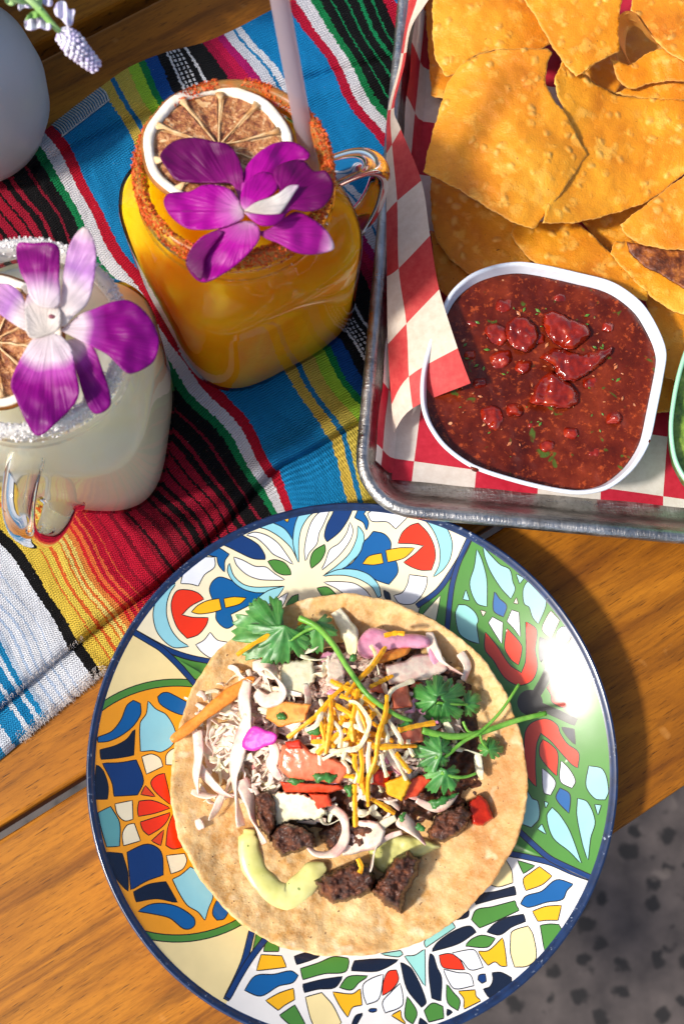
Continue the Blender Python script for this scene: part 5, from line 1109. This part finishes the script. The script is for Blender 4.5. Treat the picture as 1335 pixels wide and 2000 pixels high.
# ice and pulp showing under the surface of the drinks: dried citrus wheels
PITH = simple('dried_pith', '#efe2c8', '#f6efe0', 200, .7, .4, .0008); RIND = simple('dried_rind', '#a8682a', '#7a4a1e', 150, .6, .3)
FLESH = Mat('dried_flesh', '#7a3c18', .45); v = FLESH.coord(); FLESH.col(FLESH.ramp(FLESH.noise(FLESH.coord(scale=(1, 1, 1)), 210, 5, .7, .8), [(.3, '#43200e'), (.44, '#8a4820'), (.55, '#b87a42'), (.68, '#e2bc90')])); FLESH.bump(FLESH.noise(v, 320, 4, .7), 1, .002); FLESH.b.inputs['Coat Weight'].default_value = .3
MEMB = simple('dried_membrane', '#c08a50', '#e6c898', 200, .6, .3)
def citrus(c, R_, tilt, label, a0, nseg=10):
    t = thing('dried_citrus_wheel', label, 'dried citrus', c); rot = Matrix.Rotation(tilt[0], 3, 'X') @ Matrix.Rotation(tilt[1], 3, 'Y')
    T = lambda r, a, z: c + rot @ Vector((r * math.cos(a), r * math.sin(a), z + .05 * math.sin(3 * a)))
    wob = lambda a: 1 + .012 * math.sin(4 * a + 1) + .01 * math.sin(9 * a)
    ang_ = [6.28318 * k / 90 for k in range(90)]
    mk('pith', grid([[T(R_ * q * wob(a), a, z) for a in ang_] for q, z in ((.99, -.02), (.995, .12), (.97, .2), (.9, .19), (.865, .12), (.86, -.05))], True), PITH.m, t)
    mk('rind', grid([[T(R_ * q * wob(a), a, z) for a in ang_] for q, z in ((.985, -.16), (1.02, -.1), (1.03, .04), (.995, .14))], True), RIND.m, t)
    for s in range(nseg):
        a1, a2 = a0 + 6.28318 * s / nseg + .06, a0 + 6.28318 * (s + 1) / nseg - .06; rows = []
        for i in range(9):
            r = R_ * (.12 + .73 * i / 8); rows.append([T(r * (1 - .05 * (abs(j - 4) / 4)**4 * (i / 8)), a1 + (a2 - a1) * j / 8, .03 + .10 * nz((r * 3, (a1 + (a2 - a1) * j / 8) * 6), 1.3, s) - .08 * (1 - (abs(j - 4) / 4)**2) ) for j in range(9)])
        V, F = grid(rows); mk('segment', (V, F), FLESH.m, t)
        p0, p1 = T(.1, a1 - .06, .07), T(R_ * .87, a1 - .06, .12); pth = [p0.lerp(p1, k / 8) + Vector((random.uniform(-.03, .03), random.uniform(-.03, .03), random.uniform(-.02, .03))) for k in range(9)]
        mk('membrane', tube(pth, [.03, .035, .035, .035, .04, .05, .06, .09, .2], 6, .35), MEMB.m, t)
    V, F = grid([[T(r, a, -.08) for a in ang_] for r in (.01, R_ * .5, R_ * .87)], True); mk('pith_back', (V, F), MEMB.m, t)
    return t
citrus(W(426, 288, RZ - .02), 2.95, (rad(-5), rad(2)), 'dried brown citrus wheel with a white rind floating under the magenta orchid', .3)
citrus(W(-12, 668, RZ - .9), 2.7, (rad(3), rad(-3)), 'dried citrus wheel with a golden rind under the pale orchid', .5)
# orchids
def petalmat(name, stops, edge=None):
    m = Mat(name, '#c020a8', .42); v = m.coord(); g = m.attr('g'); f = m.math('ADD', g, m.math('MULTIPLY', m.math('SUBTRACT', m.noise(v, 70, 3), .5), .14))
    c = m.ramp(f, stops); c = m.mix(.35, c, m.ramp(m.noise(v, 260, 3, .6), [(.3, .72), (.7, 1.0)]), 'MULTIPLY'); cv = m.n('CombineXYZ'); m.l(m.attr('h'), cv.inputs[0]); m.l(m.math('MULTIPLY', g, .09), cv.inputs[1]); vn = m.noise(cv.outputs[0], 13, 3, .6); c = m.mix(.55, c, m.ramp(vn, [(.35, .62), (.55, 1.0)]), 'MULTIPLY'); m.col(c)
    m.b.inputs['Specular IOR Level'].default_value = .3; m.bump(vn, .5, .0015)
    t = m.n('BsdfTranslucent'); m.l(c, t.inputs[0]); mx = m.n('MixShader'); mx.inputs[0].default_value = .35; m.l(m.b.outputs[0], mx.inputs[1]); m.l(t.outputs[0], mx.inputs[2]); m.l(mx.outputs[0], m.out.inputs[0]); return m.m
PM1 = petalmat('orchid_petal', [(0, '#f0d2e4'), (.18, '#d96cc6'), (.36, '#c208a8'), (.8, '#b4049c'), (1, '#980482')])
PM2 = petalmat('orchid_dark_petal', [(0, '#cf6cbc'), (.25, '#96047e'), (.6, '#780464'), (1, '#680456')])
PM3 = petalmat('orchid_pale_petal', [(0, '#f6ecea'), (.32, '#f2dce8'), (.42, '#c94cbc'), (.55, '#a0088e'), (.85, '#82007a'), (1, '#94088a')])
PM4 = petalmat('orchid_white', [(0, '#f3e8dc'), (.7, '#f4ece8'), (1, '#ecc8e2')])
PM5 = petalmat('orchid_edged', [(0, '#c24cae'), (.3, '#b81ca0'), (.8, '#b01898'), (.9, '#d98ac8'), (1, '#f2dce6')])
PM6 = petalmat('orchid_white_streak', [(0, '#f6efe4'), (.45, '#f0dfe6'), (.62, '#c48ad0'), (.85, '#d9a4d6'), (1, '#f0e4dc')])
def petal(vw, pts, z, cup, base, mat, parent, name='petal', amp=.22, up=.0):
    q = vw(pts); b = vw([base])[0]; rm = max(math.hypot(x - b[0], y - b[1]) for x, y in q); sd = random.uniform(0, 40)
    mid = np.mean(q, 0); ax = Vector((mid[0] - b[0], mid[1] - b[1])).normalized() if rm else Vector((1, 0))
    def zf(x, y):
        r = math.hypot(x - b[0], y - b[1]) / rm; s = ((x - b[0]) * -ax.y + (y - b[1]) * ax.x) / rm
        return z + up * r - cup * r * r + cup * 1.6 * s * s + amp * fbm(x, y, .018, sd, 2) * (.3 + r)
    vf, at = patch(q, zf, 5, thick=.07, base=b, n=6); return mk(name, vf, mat, parent, attr=at)
K2 = view(300, 240, 3.513); L2 = view(0, 430, 3.814)
o = thing('orchid', 'magenta orchid bloom laid across the orange drink', 'flower', W(*K2([(620, 600)])[0], RZ + .6)); b = (610, 600)
petal(K2, [(45,230),(70,180),(150,120),(280,100),(430,130),(500,140),(560,200),(600,290),(620,360),(610,520),(590,560),(540,420),(420,410),(250,405),(150,385),(90,310)], RZ + .8, .3, b, PM2, o)
petal(K2, [(625,320),(700,220),(800,150),(900,125),(980,140),(1070,210),(1050,250),(930,270),(860,340),(800,400),(700,450),(620,560),(600,480)], RZ + .8, .3, b, PM1, o)
petal(K2, [(760,740),(850,690),(960,610),(1040,630),(1170,720),(1240,850),(1180,885),(1060,900),(960,880),(850,820),(770,790),(700,740)], RZ + .9, .5, (700, 720), PM5, o)
petal(K2, [(430,735),(560,680),(680,680),(730,740),(710,820),(600,940),(480,1030),(330,1090),(230,990),(235,900),(320,790)], RZ + 1.0, .7, (650, 650), PM1, o)
petal(K2, [(70,530),(110,480),(250,470),(340,425),(460,430),(540,470),(600,560),(620,640),(560,680),(450,720),(250,725),(150,670),(90,600)], RZ + 1.2, .4, b, PM1, o)
petal(K2, [(430,735),(330,790),(240,890),(225,980),(320,1080),(345,1040),(350,940),(400,850),(480,745)], RZ + 1.08, .4, (520, 720), PM2, o, amp=.05)
petal(K2, [(860,460),(820,330),(900,270),(1020,255),(1100,330),(1180,330),(1230,420),(1220,500),(1150,580),(1050,605),(950,590),(890,630),(840,600)], RZ + 1.3, .2, (840, 560), PM2, o, 'lip')
petal(K2, [(600,560),(600,480),(640,400),(740,335),(830,360),(850,440),(800,500),(700,540),(640,600)], RZ + 1.45, .2, (620, 620), PM1, o, 'lip')
petal(K2, [(620,600),(700,545),(800,510),(860,480),(930,430),(1000,425),(950,500),(890,590),(860,622),(740,625)], RZ + 1.6, .2, (700, 600), PM4, o, 'column')
petal(K2, [(620,612),(760,628),(910,622),(880,670),(820,700),(720,695)], RZ + 1.75, .1, (620, 610), PM1, o, 'lip')
o = thing('orchid', 'orchid bloom with white centre and purple petal tips on the cloudy drink', 'flower', W(*L2([(350, 800)])[0], RZ + .6)); b = (370, 800)
petal(L2, [(130,180),(250,170),(380,165),(440,200),(445,330),(440,430),(450,540),(430,640),(300,640),(220,560),(200,480),(150,380)], RZ + 1.6, -.4, (320, 720), petalmat('orchid_lip', [(0, '#f4ece4'), (.35, '#f0dce8'), (.5, '#d890cc'), (.62, '#a3128e'), (.9, '#7e0a70'), (1, '#b41a9c')]), o, 'lip')
petal(L2, [(-90,470),(0,470),(80,480),(170,560),(200,700),(240,850),(100,770),(0,700),(-90,660)], RZ + 1.0, .3, b, PM6, o)
petal(L2, [(620,50),(680,100),(715,220),(700,440),(650,620),(560,700),(470,790),(420,760),(450,600),(480,350),(520,180)], RZ + 1.3, -.8, b, PM6, o)
petal(L2, [(480,900),(600,880),(700,950),(760,1100),(810,1250),(820,1380),(710,1440),(640,1350),(560,1100)], RZ + .9, .6, (430, 830), PM5 if False else PM3, o)
petal(L2, [(450,820),(600,700),(700,660),(830,610),(950,595),(1060,660),(1150,780),(1185,900),(1150,1040),(1060,1110),(960,1140),(900,1100),(800,1000),(650,920)], RZ + 1.2, .5, b, PM3, o)
petal(L2, [(240,890),(330,830),(450,860),(530,950),(560,1100),(590,1260),(560,1360),(400,1526),(280,1605),(210,1526),(110,1310),(80,1220),(130,1080)], RZ + 1.4, .6, (370, 800), PM3, o)
petal(L2, [(200,560),(300,520),(430,600),(440,800),(330,860),(220,870),(190,750)], RZ + 1.5, .9, (340, 860), PM4, o, 'column')
vf, at = patch(L2([(360,715),(380,700),(415,712),(400,730),(370,728)]), RZ + 2.0, 3, thick=.05, dome=.05, edge=3); mk('anther', vf, simple('anther', '#7a3a48', '#a05a60').m, o)
# straw
m = Mat('straw_plastic', '#d8cfd6', .3); t = m.n('BsdfTransparent'); t.inputs[0].default_value = srgb('#f0e6e6'); tl = m.n('BsdfTranslucent'); tl.inputs[0].default_value = srgb('#e2dbe4'); m1 = m.n('MixShader'); m1.inputs[0].default_value = .6; m2 = m.n('MixShader'); m2.inputs[0].default_value = .62
m.l(m.b.outputs[0], m1.inputs[1]); m.l(tl.outputs[0], m1.inputs[2]); m.l(m1.outputs[0], m2.inputs[1]); m.l(t.outputs[0], m2.inputs[2]); m.l(m2.outputs[0], m.out.inputs[0])
s0, s1 = W(610, 350, RZ - 2.2), W(535, -60, RZ + 4.6); pth = [s0.lerp(s1, k / 10) for k in range(11)]
props(mk('straw', join([tube(pth, .37, 24, cap=False), tube(pth, .33, 24, cap=False)]), m.m), 'frosted clear plastic straw standing in the orange drink', 'straw')

# ------------------------------------------------------------------ vase and flower sprigs
m = Mat('vase_glaze', '#aab6be', .38); v = m.coord(); c = m.ramp(m.noise(v, 20, 4), [(.3, '#a6b4be'), (.7, '#b8c2c8')]); c = m.mix(m.ramp(m.noise(v, 160, 2), [(.76, 0.0), (.8, .5)]), c, '#6d5c4a'); m.col(c); m.bump(m.noise(v, 60, 3), .1, .001)
vc = W(-84, 170, 4.5); vc = Vector((vc.x, vc.y, 0))
vp = [(0.01, .02), (2.5, .02), (2.8, .15), (3.6, 1.2), (4.15, 2.6), (4.35, 4.3), (4.15, 6.0), (3.5, 7.6), (2.6, 8.8), (2.0, 9.6), (1.9, 10.2), (2.1, 10.8), (1.95, 10.85), (1.7, 10.2), (1.7, 9), (1.9, 8)]
vase = mk('vase', lathe(vp, vc, 72), m.m, loc=vc); props(vase, 'smooth grey blue ceramic vase at the corner of the table', 'vase')
LAV = Mat('lavender_bud', '#d9d2e6', .5); v = LAV.coord(); LAV.col(LAV.ramp(LAV.noise(v, 260, 3), [(.35, '#c3b6dc'), (.6, '#e6e2ee')])); 
LG = simple('sprig_green', '#6aa03c', '#a8c68a', 120, .45, .3)
def ball(p, s, e=Vector((0, 0, 1))):
    V = [p + Vector((x * s, y * s, z_ * s)) for x, y, z_ in ((1, 0, 0), (-1, 0, 0), (0, 1, 0), (0, -1, 0), (0, 0, 1), (0, 0, -1), (.6, .6, .6), (-.6, .6, .6), (-.6, -.6, .6), (.6, -.6, .6), (.6, .6, -.6), (-.6, .6, -.6), (-.6, -.6, -.6), (.6, -.6, -.6))]
    F = []
    for f in ((0, 6, 10), (0, 9, 6), (0, 13, 9), (0, 10, 13), (2, 6, 7), (2, 10, 6), (2, 11, 10), (2, 7, 11), (1, 7, 8), (1, 11, 7), (1, 12, 11), (1, 8, 12), (3, 8, 9), (3, 12, 8), (3, 13, 12), (3, 9, 13), (4, 6, 9), (4, 7, 6), (4, 8, 7), (4, 9, 8), (5, 10, 11), (5, 11, 12), (5, 12, 13), (5, 13, 10)): F.append(f)
    return V, F
def sprig(pts, zs, label, parent=None, bloom=True):
    p = [W(x, y, z) for (x, y), z in zip(pts, zs)]; t = thing('lavender_sprig', label, 'flower', p[0])
    cc = curve3(p, 8); mk('stem', tube(cc, [.16 - .1 * i / len(cc) for i in range(len(cc))], 8), LG.m, t)
    r_ = random.Random(int(p[0].x * 10)); n = len(cc); B_ = []
    if bloom:
        for i in range(17):
            f = .52 + .48 * i / 16; q = cc[min(int(f * (n - 1)), n - 1)]; d = (cc[-1] - cc[-6]).normalized(); s_ = d.cross(Vector((0, 0, 1))).normalized(); u = s_.cross(d)
            for k in range(7):
                a = 6.283 * k / 7 + i * .5; rad_ = .40 * (1 - .45 * abs(f - .7) / .3) ; e_ = (s_ * math.cos(a) + u * math.sin(a)) * rad_
                B_.append(tube([q, q + e_ * .7 + d * .12, q + e_ + d * .22], [.04, .05, .07], 5)); B_.append(ball(q + e_ + d * .22, .095))
        mk('buds', join(B_), LAV.m, t)
    return t, cc
spz = (50, -10), (75, 15), (105, 50), (125, 68), (150, 95), (178, 122)
t, cc = sprig(spz, (19.5, 19.2, 18.8, 18.5, 18.0, 17.4), 'artificial lavender spike hanging in front of the grey blue vase')
Zs = view(0, 0, 5.135)
def fpatch(pts, z, mat, par, nm, cup=.3):
    c0 = np.mean(Zs(pts), 0); vf, at = patch(Zs(pts), lambda x, y: z + cup * math.sin((x - c0[0]) * .35) * .4 + .012 * (y - c0[1]), 3, thick=.05, n=5); return mk(nm, vf, mat, par)
for nm, pts, mt in [('petal', [(540,90),(560,40),(610,5),(660,20),(690,90),(750,95),(740,160),(725,240),(690,260),(650,230),(610,180),(560,150)], LAV.m), ('petal', [(250,200),(300,150),(360,110),(420,110),(450,160),(520,260),(490,295),(440,290),(400,270),(340,295),(260,285)], LAV.m),
   ('petal', [(180,60),(230,0),(330,-20),(360,60),(300,75),(240,70),(195,105)], LAV.m), ('petal', [(400,-20),(480,-40),(530,10),(520,50),(450,50)], LAV.m), ('leaf', [(255,200),(280,150),(330,110),(380,100),(410,60),(420,140),(380,170),(310,180)], LG.m), ('leaf', [(50,10),(60,-40),(150,-40),(170,20),(110,50)], LG.m), ('leaf', [(350,-60),(420,-60),(415,90),(370,70)], LG.m)]:
    fpatch(pts, 19.0 + random.uniform(-.2, .3), mt, t, nm)
# unseen greenery added to block the sun over the corner wood and vase
bq = thing('added_shade_greenery', 'unseen greenery bunch added to shade the table corner and the grey blue vase', 'sun blocker', vc + Vector((-9, 1, 0)))
sd_ = Vector((SUN_TO[0], SUN_TO[1], 0)).normalized(); td_ = Vector((-sd_.y, sd_.x, 0)); t0 = W(120, 215, 0).dot(td_); s0_, s1_ = W(-250, 250, 0).dot(sd_), W(560, -20, 0).dot(sd_); r_ = random.Random(9); lv_, stm = [], []; root = vc + Vector((-9, 1, 0)); nl = 0; tries = 0
while nl < 620 and tries < 60000:
    tries += 1; z = r_.uniform(4, 24); sh_ = r_.uniform(s0_, s1_); t_ = t0 + r_.uniform(.4, 13); p = sd_ * (sh_ - z / math.tan(rad(SUN_EL))) + td_ * t_ + Vector((0, 0, z))
    q = PX(p)
    if q[0] > -110 and q[1] > -110: continue
    if (p - vc - Vector((0, 0, p.z))).length < 5: continue
    a = r_.uniform(0, 6.28); s = r_.uniform(1.0, 1.9); d = Vector((math.cos(a), math.sin(a), r_.uniform(-.5, .5))); w_ = Vector((-d.y, d.x, r_.uniform(-.4, .4))) * .5; nl += 1
    V = [p - d * s, p - d * s * .3 + w_ * s, p + d * s * .4 + w_ * s * .9, p + d * s, p + d * s * .4 - w_ * s * .9, p - d * s * .3 - w_ * s, p + Vector((0, 0, .15))]
    lv_.append((V, [(0, 5, 6), (5, 4, 6), (4, 3, 6), (3, 2, 6), (2, 1, 6), (1, 0, 6)]))
    if nl % 12 == 0: stm.append(tube(curve3([root + Vector((0, 0, .1)), root.lerp(p, .4) + Vector((0, 0, 4)), p], 5), .1, 5))
mk('shade_foliage', join(lv_), LG, bq, kind='stuff'); mk('stems', join(stm), LG, bq, kind='stuff'); mk('shade_pot', lathe([(.01, .02), (3, .02), (3.6, 3), (3.9, 6), (3.6, 6), (3.2, 5)], root, 40), WHITEC, bq)  # parts of the added sun blocker, all out of view
sprig([(-60, -80), (-20, -30), (30, 0), (60, 5)], (20, 20, 19.5, 19), 'second lavender sprig mostly outside the picture above the vase', bloom=False)
